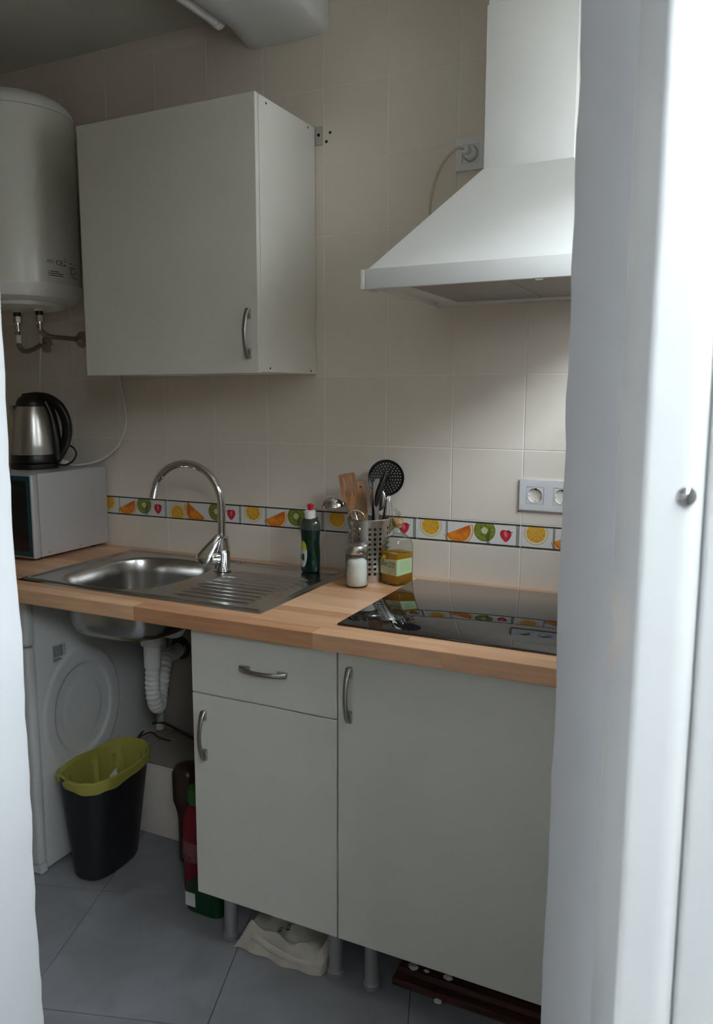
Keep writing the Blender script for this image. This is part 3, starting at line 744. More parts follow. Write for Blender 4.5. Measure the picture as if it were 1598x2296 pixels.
# ------------------------------------------------------------------ drain trap under the sink
tr = thing('drain_trap', 'white plastic sink trap with ribbed flexible tail under the sink', 'pipe', (-0.83, -0.30, 0.45))
TX, TY = -0.838, -0.30
bm = NB(); lathe(bm, [(0.031, 0.700), (0.031, 0.7228), (0.036, 0.7228)][::-1] + [(0.031, 0.700), (0.034, 0.699), (0.034, 0.672), (0.0285, 0.669)], (TX, TY, 0), 32); finish(bm, 'outlet_nut', m_whitep, tr)
bm = NB(); lathe(bm, [(0.026, 0.672), (0.026, 0.60), (0.0245, 0.598)], (TX, TY, 0), 28, cap0=False, cap1=False); finish(bm, 'tail_pipe', m_whitep, tr)
pth = smoothpath([(TX, TY, 0.602), (TX-0.004, TY, 0.54), (TX, TY+0.004, 0.485), (TX-0.012, TY+0.035, 0.462), (TX-0.035, TY+0.075, 0.485), (TX-0.050, TY+0.110, 0.54), (-0.912, -0.14, 0.575), (-0.940, -0.07, 0.560), (-0.958, -0.012, 0.558)], 26)
bm = NB(); npt = len(pth); tube(bm, pth, lambda u: 0.0225+0.0014*math.sin(u*npt*0.95), 18); finish(bm, 'ribbed_hose', m_whitep, tr, angle=80)
bm = NB(); lathe(bm, [(0.040, 0.0), (0.040, 0.004), (0.026, 0.008), (0.026, 0.02)], (-0.960, -0.0008, 0.558), 32, axis=(0, -1, 0)); finish(bm, 'wall_collar', m_dkcable, tr)
bm = NB(); tube(bm, smoothpath([(TX+0.02, TY+0.02, 0.705), (TX+0.06, TY+0.05, 0.70), (TX+0.075, TY+0.06, 0.735)], 8), 0.013, 14); finish(bm, 'overflow_branch', m_whitep, tr)

# ------------------------------------------------------------------ hob
hb = thing('ceramic_hob', 'black glass ceramic hob set on the worktop', 'hob', (0.21, -0.3, KZ))
bm = NB(); HBX0, HBX1, HBY0, HBY1 = -0.0845, 0.5055, -0.5525, -0.0440
box(bm, HBX0, HBX1, HBY0, HBY1, KZ+0.0006, KZ+0.0052, 0.0016, 2); finish(bm, 'glass_top', m_hob, hb)

# ------------------------------------------------------------------ base cabinets
BF = -0.5997
def base_cabinet(x0, x1, label, drawer, legs):
    t = thing('base_cabinet', label, 'cabinet', ((x0+x1)/2, -0.42, 0))
    zt = KB-0.0008; zb = 0.146; ya, yb = BF+0.019, LY-0.006
    def pn(nm, a, m=m_lamedge, par=t): b_ = NB(); box(b_, *a, 0.0007, 1); return finish(b_, nm, m, par, smooth=False)
    pn('side_panel', (x0, x0+0.016, ya, yb, zb, zt)); pn('side_panel', (x1-0.016, x1, ya, yb, zb, zt))
    pn('bottom_panel', (x0+0.016, x1-0.016, ya, yb, zb, zb+0.016)); pn('back_panel', (x0+0.016, x1-0.016, yb-0.004, yb, zb+0.016, zt))
    pn('top_rail', (x0+0.016, x1-0.016, ya, ya+0.06, zt-0.016, zt))
    g = 0.0016
    if drawer:
        f = pn('drawer_front', (x0+g, x1-g, BF, BF+0.018, 0.6885, zt-0.003), m_lam)
        arch_handle(f, (-0.2555, BF, 0.7725), (1, 0, 0), (0, -1, 0))
        d = pn('door', (x0+g, x1-g, BF, BF+0.018, 0.144, 0.6855), m_lam)
        arch_handle(d, (-0.4300, BF, 0.5800), (0, 0, 1), (0, -1, 0))
    else:
        d = pn('door', (x0+g, x1-g, BF, BF+0.018, 0.144, zt-0.003), m_lam)
        arch_handle(d, (-0.0290, BF, 0.7535), (0, 0, 1), (0, -1, 0))
    for x, y in legs:
        b_ = NB(); lathe(b_, [(0.0205, 0.0), (0.0215, 0.003), (0.0215, 0.014), (0.0175, 0.017), (0.0172, 0.138), (0.024, 0.141), (0.024, 0.146)], (x, y, 0), 28); finish(b_, 'leg', m_legmet, t)
    return t
base_cabinet(-0.4672, -0.0612, 'narrow white base cabinet with a drawer over a door', True, [(-0.402, -0.545), (-0.092, -0.545), (-0.402, -0.30), (-0.092, -0.30)])
base_cabinet(-0.0602, 0.5400, 'wide white base cabinet with one tall door under the hob', False, [(0.004, -0.545), (0.475, -0.545), (0.004, -0.30), (0.475, -0.30)])

# ------------------------------------------------------------------ range hood
rh = thing('range_hood', 'white chimney range hood above the hob', 'range hood', (0.245, -0.24, 1.652))
HX0, HX1, HYF, HZ0, HZ1 = -0.0545, 0.5455, -0.498, 1.652, 1.695
CX0, CX1, CYF, CZ = 0.1405, 0.3475, -0.2350, 1.944
bm = NB()
lo = [(HX0+0.020, HYF+0.001, HZ1), (HX1-0.020, HYF+0.001, HZ1), (HX1-0.020, -0.004, HZ1), (HX0+0.020, -0.004, HZ1)]
hi = [(CX0, CYF, CZ), (CX1, CYF, CZ), (CX1, -0.004, CZ), (CX0, -0.004, CZ)]
rings(bm, [lo, hi]); finish(bm, 'canopy', m_enamel, rh, smooth=False)
bm = NB(); box(bm, CX0+0.0005, CX1-0.0005, CYF+0.0008, -0.004, CZ-0.002, 2.30, 0.0012); finish(bm, 'chimney', m_enamel, rh)
bm = NB(); box(bm, CX0+0.0035, CX1-0.0035, CYF+0.0035, -0.0045, 2.30, CEIL-0.002, 0.001); finish(bm, 'upper_chimney', m_enamel, rh)
# flange as hollow frame
bm = NB(); wl = 0.012
box(bm, HX0+0.0125, HX1-0.0125, HYF, HYF+wl, HZ0, HZ1, 0.001); finish(bm, 'front_fascia', m_enamel, rh)
for x0, x1 in ((HX0, HX0+0.012), (HX1-0.012, HX1)):
    bm = NB(); box(bm, x0, x1, HYF, HYF+0.07, HZ0, HZ1-0.0005, 0.002); finish(bm, 'end_cap', m_capw, rh)
    bm = NB(); box(bm, x0, x1, HYF+0.07, -0.004, HZ0+0.005, HZ1, 0.001); finish(bm, 'side_fascia', m_enamel, rh)
bm = NB(); box(bm, HX0+0.012, HX1-0.012, -0.030, -0.0045, HZ0+0.008, HZ1, 0.001); finish(bm, 'rear_fascia', m_enamel, rh)
bm = NB(); box(bm, HX0+0.0125, HX0+0.0725, HYF+0.012, -0.030, HZ0+0.016, HZ0+0.019); box(bm, HX1-0.0725, HX1-0.0125, HYF+0.012, -0.030, HZ0+0.016, HZ0+0.019)
box(bm, HX0+0.0725, HX1-0.0725, HYF+0.012, HYF+0.085, HZ0+0.016, HZ0+0.019); finish(bm, 'underside_panel', m_lamedge, rh, smooth=False)
for x0, x1 in ((HX0+0.074, 0.2445), (0.2465, HX1-0.074)):
    bm = NB(); box(bm, x0, x1, HYF+0.086, -0.031, HZ0+0.014, HZ0+0.020, 0.001); f = finish(bm, 'grease_filter', m_filter, rh)
    bm = NB(); xm = (x0+x1)/2; box(bm, xm-0.03, xm+0.03, HYF+0.094, HYF+0.102, HZ0+0.0128, HZ0+0.0142); finish(bm, 'latch_slot', m_dark, f, smooth=False)
for x in (0.11, 0.38):
    bm = NB(); box(bm, x-0.03, x+0.03, HYF+0.03, HYF+0.07, HZ0+0.0135, HZ0+0.0162, 0.001); finish(bm, 'lamp_cover', m_glass if False else m_capw, rh)
bm = NB(); box(bm, 0.330, 0.346, HYF+0.004, HYF+0.012, HZ0-0.0035, HZ0+0.001, 0.001); finish(bm, 'switch_tab', m_capw, rh)

# ------------------------------------------------------------------ sockets
def schuko(bm_parent, cx, cz, y, m, par):
    bm = NB(); n = 40
    # square insert with a round well
    hs = 0.0225; rr = 0.0195
    sq = []
    for k in range(n):
        a = 2*PI*k/n; c, s = math.cos(a), math.sin(a); q = hs/max(abs(c), abs(s)); sq.append((cx+c*q, y, cz+s*q))
    cir = lambda r, yy: [(cx+r*math.cos(2*PI*k/n), yy, cz+r*math.sin(2*PI*k/n)) for k in range(n)]
    rings(bm, [[(p[0], y+0.002, p[2]) for p in sq], sq, cir(rr+0.0012, y), cir(rr+0.0006, y-0.0012), cir(rr, y), cir(rr-0.001, y+0.0105)], True, False, True)
    ins = finish(bm, 'socket_insert', m, par, angle=40)
    for dx in (-0.0095, 0.0095):
        b_ = NB(); lathe(b_, [(0.0028, 0), (0.0028, 0.0008)], (cx+dx, y+0.0103, cz), 14, axis=(0, -1, 0)); finish(b_, 'pin_hole', m_dark, ins)
    for sg in (-1, 1):
        b_ = NB(); box(b_, cx-0.0022, cx+0.0022, y+0.004, y+0.0100, cz+sg*0.0170-0.0022, cz+sg*0.0170+0.0022, 0.0005); finish(b_, 'earth_clip', m_brack if sg < 0 else m_dark, ins)
    for sg in (-1, 1):
        b_ = NB(); box(b_, cx+sg*0.0175-0.002, cx+sg*0.0175+0.002, y+0.0005, y+0.0100, cz-0.0025, cz+0.0025, 0.0005); finish(b_, 'guide_rib', m, ins)
def frame_plate(x0, x1, z0, z1, holes, m, par, d=0.011):
    """plate with square holes built from strips"""
    xs = [x0]; bm = NB(); hs = 0.0232; zc = (z0+z1)/2
    for c in holes: xs += [c-hs, c+hs]
    xs.append(x1)
    def prof_box(a, b, c, e):
        box(bm, a, b, -d, -0.0008, c, e, 0.0)
    prof_box(x0, x1, zc+hs, z1); prof_box(x0, x1, z0, zc-hs)
    for k in range(0, len(xs), 2): prof_box(xs[k], xs[k+1], zc-hs, zc+hs)
    bmesh.ops.remove_doubles(bm, verts=bm.verts, dist=1e-5)
    return finish(bm, 'cover_plate', m, par, smooth=False)
ws = thing('double_socket', 'silver double wall socket beside the doorway', 'socket', (0.273, 0, 1.113))
frame_plate(0.1955, 0.3500, 1.1130, 1.1930, [0.2365, 0.3075], m_socksil, ws, 0.0085)
bm = NB(); 
for a in ((0.1935, 0.1958, 1.1125, 1.1935), (0.3498, 0.352, 1.1125, 1.1935), (0.1935, 0.352, 1.1105, 1.1131), (0.1935, 0.352, 1.1929, 1.1955)): box(bm, a[0], a[1], -0.0075, -0.0008, a[2], a[3], 0.0006)
finish(bm, 'plate_rim', m_socksil, ws)
for cx in (0.2365, 0.3075): schuko(None, cx, 1.153, -0.0075, m_socksil, ws)
ws2 = thing('wall_socket', 'white single wall socket half hidden by the hood chimney', 'socket', (0.038, 0, 2.007))
frame_plate(-0.0025, 0.0795, 2.0065, 2.0880, [0.0385], m_sock, ws2, 0.010)
schuko(None, 0.0385, 2.0472, -0.009, m_sock, ws2)
pg = thing('power_plug', 'white plug with yellowed cord in the socket by the hood', 'plug', (0.0385, -0.01, 2.047))
bm = NB(); lathe(bm, [(0.0178, -0.008), (0.0178, 0.010), (0.015, 0.014)], (0.0385, -0.009, 2.0472), 28, axis=(0, -1, 0)); box(bm, 0.023, 0.043, -0.045, -0.020, 2.041, 2.060, 0.004); finish(bm, 'plug_body', m_sock, pg)
bm = NB(); tube(bm, smoothpath([(0.030, -0.043, 2.052), (0.012, -0.055, 2.050), (-0.028, -0.050, 2.015), (-0.058, -0.035, 1.955), (-0.066, -0.028, 1.89), (-0.060, -0.022, 1.82), (-0.03, -0.02, 1.76)], 10), 0.0036, 10); finish(bm, 'cord', m_cabley, pg)

# ------------------------------------------------------------------ microwave
mw = thing('microwave_oven', 'silver microwave oven with blue door trim at the counter end', 'microwave', (-1.48, -0.18, KZ))
MX1, MX0, MYF, MYB, MZ0, MZ1 = -1.2550, -1.705, -0.322, -0.012, 0.907, 1.175
bm = NB(); box(bm, MX0, MX1, MYF, MYB, MZ0, MZ1, 0.002); finish(bm, 'casing', m_micro, mw)
bm = NB(); box(bm, MX0-0.001, MX1+0.001, MYF-0.028, MYF-0.0012, MZ0-0.002, MZ1+0.001, 0.006, 3); fb = finish(bm, 'front_bezel', m_micro, mw)
bm = NB(); box(bm, MX0+0.115, MX1-0.006, MYF-0.0305, MYF-0.027, MZ0+0.004, MZ1-0.006, 0.0015); dd = finish(bm, 'door', m_mblue, mw)
bm = NB(); box(bm, MX0+0.135, MX1-0.020, MYF-0.0318, MYF-0.030, MZ0+0.022, MZ1-0.022, 0.0008); finish(bm, 'door_window', m_mdark, dd)
bm = NB(); box(bm, MX0+0.006, MX0+0.108, MYF-0.0305, MYF-0.027, MZ0+0.004, MZ1-0.006, 0.0015); finish(bm, 'control_panel', m_micro, mw)
for z in (0.955, 1.045):
    bm = NB(); lathe(bm, [(0.022, 0), (0.020, 0.014)], (MX0+0.057, MYF-0.030, z+0.05), 24, axis=(0, -1, 0)); finish(bm, 'dial', m_socksil, mw)
for y, z in ((-0.290, 0.919), (-0.151, 0.920)):
    bm = NB(); lathe(bm, [(0.0042, 0), (0.0038, 0.0014), (0.0015, 0.002)], (MX1, y, z), 14, axis=(1, 0, 0)); finish(bm, 'screw', m_chrome, mw)
for x in (MX0+0.04, MX1-0.04):
    for y in (MYF+0.02, MYB-0.04):
        bm = NB(); lathe(bm, [(0.012, 0), (0.014, MZ0-KZ+0.001)], (x, y, KZ), 16); finish(bm, 'foot', m_black, mw)

# ------------------------------------------------------------------ kettle
KX, KYk, KZ0 = -1.43, -0.165, MZ1
kt = thing('kettle', 'brushed steel electric kettle with black handle on the microwave', 'kettle', (KX, KYk, KZ0))
kd = Vector((0.895, 0.445, 0)).normalized()     # handle direction
bm = NB(); lathe(bm, [(0.078, 0), (0.080, 0.004), (0.079, 0.016), (0.074, 0.019)], (KX, KYk, KZ0), 48); finish(bm, 'power_base', m_black, kt)
bm = NB(); lathe(bm, [(0.073, 0.020), (0.0755, 0.022), (0.0755, 0.046), (0.0745, 0.048)], (KX, KYk, KZ0), 48); finish(bm, 'plinth', m_black, kt)
bm = NB(); lathe(bm, [(0.0735, 0.048), (0.0745, 0.052), (0.0715, 0.085), (0.066, 0.135), (0.060, 0.175), (0.054, 0.203), (0.047, 0.219)], (KX, KYk, KZ0), 56); bd = finish(bm, 'jug', m_steel, kt, angle=60)
bm = NB(); lathe(bm, [(0.0515, 0.209), (0.0525, 0.214), (0.050, 0.226), (0.042, 0.238), (0.026, 0.246), (0.008, 0.248)], (KX, KYk, KZ0), 48); finish(bm, 'lid', m_black, kt, angle=60)
K0 = Vector((KX, KYk, KZ0))
pth = [K0-kd*0.028+Vector((0, 0, 0.236)), K0+kd*0.02+Vector((0, 0, 0.240)), K0+kd*0.060+Vector((0, 0, 0.232)), K0+kd*0.094+Vector((0, 0, 0.205)), K0+kd*0.113+Vector((0, 0, 0.160)), K0+kd*0.114+Vector((0, 0, 0.115)), K0+kd*0.102+Vector((0, 0, 0.075)), K0+kd*0.082+Vector((0, 0, 0.040)), K0+kd*0.072+Vector((0, 0, 0.026))]
bm = NB(); tube(bm, smoothpath(pth, 10), lambda u: 0.0150+0.003*math.sin(u*PI), 18, flat=(0.85, 1.15)); finish(bm, 'handle', m_black, kt, angle=60)
bm = NB(); tube(bm, smoothpath([K0+kd*0.045+Vector((0, 0, 0.222)), K0+kd*0.062+Vector((0, 0, 0.18)), K0+kd*0.074+Vector((0, 0, 0.10)), K0+kd*0.078+Vector((0, 0, 0.03))], 8), 0.0215, 16, flat=(0.85, 1.1)); finish(bm, 'handle_spine', m_black, kt, angle=60)
bm = NB(); rs = []
for h, o_, w_ in ((0.150, 0.062, 0.006), (0.185, 0.070, 0.016), (0.212, 0.078, 0.022)):
    c = K0-kd*(o_-0.02)+Vector((0, 0, h)); s_ = kd.cross(Vector((0, 0, 1)))
    rs.append([c+s_*w_, c-kd*0.022, c-s_*w_, c+kd*0.005])
rings(bm, rs); finish(bm, 'spout', m_steel, kt, angle=60)
bm = NB(); tube(bm, smoothpath([K0+kd*0.076+Vector((0, 0, 0.012)), K0+kd*0.105+Vector((0, 0, 0.010)), K0+kd*0.132+Vector((0, 0, 0.026)), K0+kd*0.142+Vector((0, 0, 0.050)), K0+kd*0.130+Vector((0.0, 0.004, 0.068)), K0+kd*0.112+Vector((0.0, 0.004, 0.078))], 10), 0.0034, 10); finish(bm, 'power_cord', m_black, kt)
ec = thing('extension_cable', 'white extension cable curving from behind the wall cabinet to the microwave top', 'cable', (-1.26, -0.03, MZ1))
bm = NB(); tube(bm, smoothpath([(-1.185, -0.012, 1.56), (-1.178, -0.012, 1.475), (-1.158, -0.014, 1.39), (-1.153, -0.018, 1.32), (-1.185, -0.030, 1.245), (-1.262, -0.045, 1.196), (-1.33, -0.075, 1.181), (-1.365, -0.085, 1.186)], 10), 0.0040, 10); finish(bm, 'cord', m_cablew, ec)
bm = NB(); q = Vector((-1.375, -0.09, 1.190)); tube(bm, [q+Vector((0.012, 0.003, -0.003)), q, q-Vector((0.020, 0.007, -0.006)), q-Vector((0.045, 0.014, -0.010))], lambda u: 0.0095+0.006*(u > 0.5), 16); finish(bm, 'connector', m_capw, ec)

# ------------------------------------------------------------------ washing machine
wm = thing('washing_machine', 'white washing machine under the worktop with embossed round side', 'washing machine', (-1.36, -0.3, 0))
WXR = -1.0600
bm = NB(); box(bm, -1.655, WXR-0.0005, -0.545, -0.02, 0.012, 0.848, 0.003); finish(bm, 'casing', m_washer, wm)
bm = NB(); n = 72; yc, zc = -0.372, 0.459
def emb(r):
    def st(a, b): 
        t = min(max((r-a)/(b-a), 0), 1); return t*t*(3-2*t)
    return 0.0035*(1-st(0.082, 0.096)) + 0.006*(st(0.128, 0.140)-st(0.176, 0.190))
rad = [0.001, 0.04, 0.08, 0.083, 0.087, 0.091, 0.095, 0.099, 0.115, 0.127, 0.130, 0.133, 0.136, 0.139, 0.143, 0.16, 0.173, 0.177, 0.181, 0.185, 0.189, 0.193]
rings(bm, [[(WXR+emb(r), yc+r*0.88*math.cos(2*PI*k/n), zc+r*1.06*math.sin(2*PI*k/n)) for k in range(n)] for r in rad], True, True, False)
finish(bm, 'embossed_side', m_washer, wm, angle=80)
bm = NB(); box(bm, -1.657, WXR+0.0005, -0.578, -0.546, 0.030, 0.7030, 0.012, 4); finish(bm, 'front_panel', m_washer, wm)
bm = NB(); box(bm, -1.657, WXR+0.0005, -0.578, -0.546, 0.7045, 0.848, 0.012, 4); finish(bm, 'control_panel', m_washer, wm)
bm = NB(); box(bm, -1.657, WXR+0.0003, -0.574, -0.546, 0.004, 0.029, 0.004, 2); finish(bm, 'kick_plate', m_washer, wm)
bm = NB(); lathe(bm, [(0.20, 0), (0.19, 0.02), (0.15, 0.025), (0.14, 0.01), (0.02, 0.01)], (-1.36, -0.577, 0.42), 48, axis=(0, -1, 0)); finish(bm, 'porthole_door', m_socksil, wm)
for x in (-1.62, -1.10):
    for y in (-0.50, -0.06):
        bm = NB(); lathe(bm, [(0.02, 0), (0.02, 0.013)], (x, y, 0), 14); finish(bm, 'foot', m_black, wm)
bm = NB(); poly(bm, [(WXR+0.0003, -0.486, 0.632), (WXR+0.0003, -0.430, 0.632), (WXR+0.0003, -0.430, 0.690), (WXR+0.0003, -0.486, 0.690)]); st = finish(bm, 'barcode_sticker', m_washer, wm, smooth=False)
bm = NB(); y = -0.483; random.seed(8)
while y < -0.442:
    wd = random.choice((0.0008, 0.0012, 0.002)); poly(bm, [(WXR+0.0006, y, 0.648), (WXR+0.0006, y+wd, 0.648), (WXR+0.0006, y+wd, 0.683), (WXR+0.0006, y, 0.683)]); y += wd+random.choice((0.0008, 0.0014))
for z, b in ((0.642, -0.455), (0.637, -0.448)): poly(bm, [(WXR+0.0006, -0.483, z), (WXR+0.0006, b, z), (WXR+0.0006, b, z+0.0022), (WXR+0.0006, -0.483, z+0.0022)])
for k in range(5): poly(bm, [(WXR+0.0006, -0.438, 0.650+k*0.007), (WXR+0.0006, -0.434, 0.650+k*0.007), (WXR+0.0006, -0.434, 0.653+k*0.007), (WXR+0.0006, -0.438, 0.653+k*0.007)])
finish(bm, 'barcode', m_print, st, smooth=False)
bm = NB(); tube(bm, smoothpath([(-1.085, -0.012, 0.86), (-1.035, -0.016, 0.74), (-1.025, -0.018, 0.60), (-1.03, -0.02, 0.45), (-1.043, -0.022, 0.35), (-1.045, -0.025, 0.256)], 12), 0.0135, 14)
tag(finish(bm, 'washer_hose', m_greyp, None, (-1.045, -0.025, 0.256)), 'grey drain hose hanging behind the washing machine', 'hose')

# ------------------------------------------------------------------ bin, liner
def bring(cx, cy, a, b, z, e=2.8, n=72, k=1.0): return [(cx+selli(a*k, b*k, e, 2*PI*i/n)[0], cy+selli(a*k, b*k, e, 2*PI*i/n)[1], z) for i in range(n)]
bn = thing('waste_bin', 'black plastic waste bin beside the washing machine', 'bin', (-0.93, -0.43, 0))
def bin_at(u):   # u 0 bottom 1 top
    return (-0.935+(-0.951+0.935)*u, -0.428+(-0.405+0.428)*u, 0.062+(0.098-0.062)*u, 0.105+(0.142-0.105)*u, 0.310*u)
bm = NB(); rs = []
cx, cy, a, b, z = bin_at(0); rs.append(bring(cx, cy, a*0.90, b*0.92, 0.0)); rs.append(bring(cx, cy, a*0.97, b*0.98, 0.004))
for u in (0.035, 0.3, 0.6, 0.9, 1.0): cx, cy, a, b, z = bin_at(u); rs.append(bring(cx, cy, a, b, z))
for u in (1.0, 0.9, 0.5, 0.05): cx, cy, a, b, z = bin_at(u); rs.append(bring(cx, cy, a-0.003, b-0.003, z))
rings(bm, rs, True, True, True); finish(bm, 'bucket', m_bin, bn, angle=60)
ln = thing('bin_liner', 'yellow plastic bin bag folded over the rim of the black bin', 'bin bag', (-0.951, -0.405, 0.25))
random.seed(12); n = 96; bm = NB(); ph = [random.uniform(0, 6.28) for _ in range(8)]
def wob(t, k0=0): return 0.5*math.sin(3*t+ph[k0])+0.3*math.sin(7*t+ph[k0+1])+0.2*math.sin(13*t+ph[k0+2])
rs = []
for lev in ('hem', 'hem2', 'out', 'rim', 'in0', 'in1', 'in2', 'in3', 'bot'):
    r = []
    for i in range(n):
        t = 2*PI*i/n; ang = math.degrees(t) % 360
        notch = math.exp(-((ang-252)/9)**2)     # the folded-in gap at the front
        back = max(0, math.cos(t-math.radians(75)))  # bag stands up at the back
        top = 0.3155 + 0.018*back + 0.004*wob(t) - 0.010*notch
        hem = 0.283 + 0.006*wob(t, 3) + notch*0.026 + 0.012*back
        cx, cy, a, b, _ = bin_at(1.0)
        def at(k, z, dx=0): 
            p = selli(a*k, b*k, 2.8, t); return (cx+p[0]+dx, cy+p[1], z)
        def inn(k, z):
            c0, c1, a1, b1, _ = bin_at(z/0.31); k = min(k, 0.96); q_ = selli((a1-0.003)*k, (b1-0.003)*k, 2.8, t); return (c0+q_[0], c1+q_[1], z)
        if lev == 'hem': p = at(1.045+0.012*wob(t, 2)-0.035*notch, hem)
        elif lev == 'hem2': p = at(1.055+0.010*wob(t, 1)-0.04*notch, (hem+top)/2)
        elif lev == 'out': p = at(1.045+0.006*wob(t)-0.05*notch, top-0.004)
        elif lev == 'rim': p = at(1.005-0.03*notch, top)
        elif lev == 'in0': p = inn(0.945-0.02*abs(math.sin(4*t)), 0.3095)
        elif lev == 'in1': p = inn(0.955-0.05*abs(math.sin(4*t+1.1*wob(t, 1)))**3, 0.285)
        elif lev == 'in2': p = inn(0.955-0.16*abs(math.sin(4*t+1.4*wob(t, 1)+0.2))**3-0.03*abs(wob(5*t, 2)), 0.22)
        elif lev == 'in3': p = inn(0.90-0.2*abs(math.sin(4*t+1.6*wob(t, 1)+0.4))**2, 0.13)
        else: p = inn(0.7, 0.04)
        p = (min(p[0], 9), p[1], p[2])
        r.append((max(p[0], WXR+0.008), p[1], p[2]))
    rs.append(r)
rings(bm, rs, True, False, True); finish(bm, 'bag_film', m_bag, ln, angle=25)
bm = NB(); n = 9; P = [(-0.950, -0.385, 0.262), (-0.935, -0.372, 0.285), (-0.940, -0.368, 0.300), (-0.925, -0.382, 0.283), (-0.905, -0.398, 0.258), (-0.93, -0.41, 0.25)]
a_ = [bm.verts.new(p) for p in P]; b2 = [bm.verts.new((p[0]+0.001, p[1]-0.0015, p[2])) for p in P]
bm.faces.new(a_); bm.faces.new(b2[::-1])
for i in range(len(P)): bm.faces.new((a_[i], a_[(i+1) % len(P)], b2[(i+1) % len(P)], b2[i]))
tag(finish(bm, 'paper_scrap', m_paper, None, (-0.93, -0.39, 0.25), smooth=False), 'torn scrap of white paper inside the yellow bin bag', 'paper')

# cables on the ledge
bm = NB(); tube(bm, smoothpath([(-1.045, -0.15, 0.262), (-1.07, -0.06, 0.275), (-1.03, -0.03, 0.282), (-0.96, -0.03, 0.268), (-0.86, -0.05, 0.258), (-0.70, -0.06, 0.257)], 12), 0.0045, 10)
tag(finish(bm, 'ledge_cable', m_dkcable, None, (-0.95, -0.05, 0.252)), 'dark cable arching along the tiled ledge behind the bin', 'cable')
bm = NB(); tube(bm, smoothpath([(-1.047, -0.17, 0.258), (-1.044, -0.12, 0.268), (-1.03, -0.09, 0.270), (-1.0, -0.085, 0.2555), (-0.95, -0.09, 0.2555)], 12), 0.0026, 10)
tag(finish(bm, 'red_cable', m_redcable, None, (-1.0, -0.1, 0.252)), 'thin red cable on the tiled ledge behind the bin', 'cable')

# cleaning products between bin and cabinet
cbx, cby = -0.605, -0.405
cb = thing('cleaning_bottle', 'crimson cleaning bottle with a green cap beside the base cabinet', 'bottle', (cbx, cby, 0))
bm = NB(); prof = [(0.040, 0.0), (0.047, 0.004), (0.048, 0.05), (0.046, 0.11), (0.049, 0.17), (0.047, 0.215), (0.036, 0.245), (0.022, 0.262), (0.019, 0.268)]
lathe(bm, prof, (cbx, cby, 0), 40, sx=1.0, sy=0.8); finish(bm, 'bottle_body', m_dkred, cb, angle=60)
bm = NB(); lathe(bm, [(0.024, 0.264), (0.030, 0.270), (0.031, 0.298), (0.026, 0.312), (0.012, 0.318)], (cbx, cby, 0), 28); finish(bm, 'cap', m_green, cb)
def cyl_fn(cx, cy, r, sx, sy, a0, off): return lambda u, z: Vector((cx+(r+off)*sx*math.cos(a0+u/r), cy+(r+off)*sy*math.sin(a0+u/r), z))
fn = cyl_fn(cbx, cby, 0.0495, 1, 0.8, -2.9, 0.0006); bm = NB()
for k in range(20):
    u0, u1 = 0.11*k/20, 0.11*(k+1)/20; poly(bm, [fn(u0, 0.100), fn(u1, 0.100), fn(u1, 0.158), fn(u0, 0.158)])
lb = finish(bm, 'label', m_pink, cb)
fn2 = cyl_fn(cbx, cby, 0.0495, 1, 0.8, -2.85, 0.0012); bm = NB(); text(bm, 'DE MILA', 0.020, lambda x, y: fn2(x, 0.105+y), sx=0.85); text(bm, 'ma', 0.016, lambda x, y: fn2(x+0.012, 0.138+y), shear=0.3); finish(bm, 'lettering', m_print, lb, smooth=False)
gp = thing('green_detergent_pack', 'dark green detergent pack standing before the crimson bottle', 'detergent', (-0.525, -0.455, 0))
bm = NB(); rs = []
for z, k in ((0.0, 0.94), (0.004, 1.0), (0.055, 1.0), (0.075, 0.93), (0.092, 0.6), (0.098, 0.3)): rs.append([(-0.525+selli(0.060*k, 0.030*k, 4, 2*PI*i/32)[0], -0.478+selli(0.060*k, 0.030*k, 4, 2*PI*i/32)[1], z) for i in range(32)])
rings(bm, rs); finish(bm, 'pack_body', m_dkgreen, gp, angle=60)
bm = NB(); box(bm, -0.578, -0.545, -0.5092, -0.5080, 0.018, 0.058, 0); l2 = finish(bm, 'label', m_lblwhite, gp, smooth=False)
bm = NB(); lathe(bm, [(0.030, 0.0), (0.033, 0.004), (0.033, 0.14), (0.038, 0.17), (0.047, 0.20), (0.047, 0.285), (0.036, 0.305), (0.012, 0.312)], (-0.722, -0.295, 0), 32)
tag(finish(bm, 'brown_bottle', m_brownp, None, (-0.722, -0.295, 0), angle=50), 'dark brown bottle standing behind the crimson bottle', 'bottle')

# ------------------------------------------------------------------ dish soap
SBx, SBy = -0.404, -0.088; SB0 = SZ+0.0022
sb = thing('dish_soap_bottle', 'dark green dish soap bottle with red star cap on the sink corner', 'bottle', (SBx, SBy, SB0))
prof = [(0.027, 0.0), (0.0305, 0.004), (0.0310, 0.05), (0.0300, 0.075), (0.0288, 0.092), (0.0300, 0.110), (0.0320, 0.128)]
bm = NB(); lathe(bm, prof, (SBx, SBy, SB0), 40, sx=1, sy=0.66, cap1=False); finish(bm, 'bottle_body', m_soap, sb, angle=60)
bm = NB(); lathe(bm, [(0.0320, 0.128), (0.0315, 0.140), (0.0285, 0.152), (0.0215, 0.162), (0.0130, 0.165)], (SBx, SBy, SB0), 40, sx=1, sy=0.66, cap0=False); finish(bm, 'clear_shoulder', m_soaptop, sb, angle=60)
bm = NB(); lathe(bm, [(0.0165, 0.161), (0.0170, 0.163), (0.0165, 0.184), (0.012, 0.186)], (SBx, SBy, SB0), 30); finish(bm, 'collar', m_capw, sb)
bm = NB(); rs = []
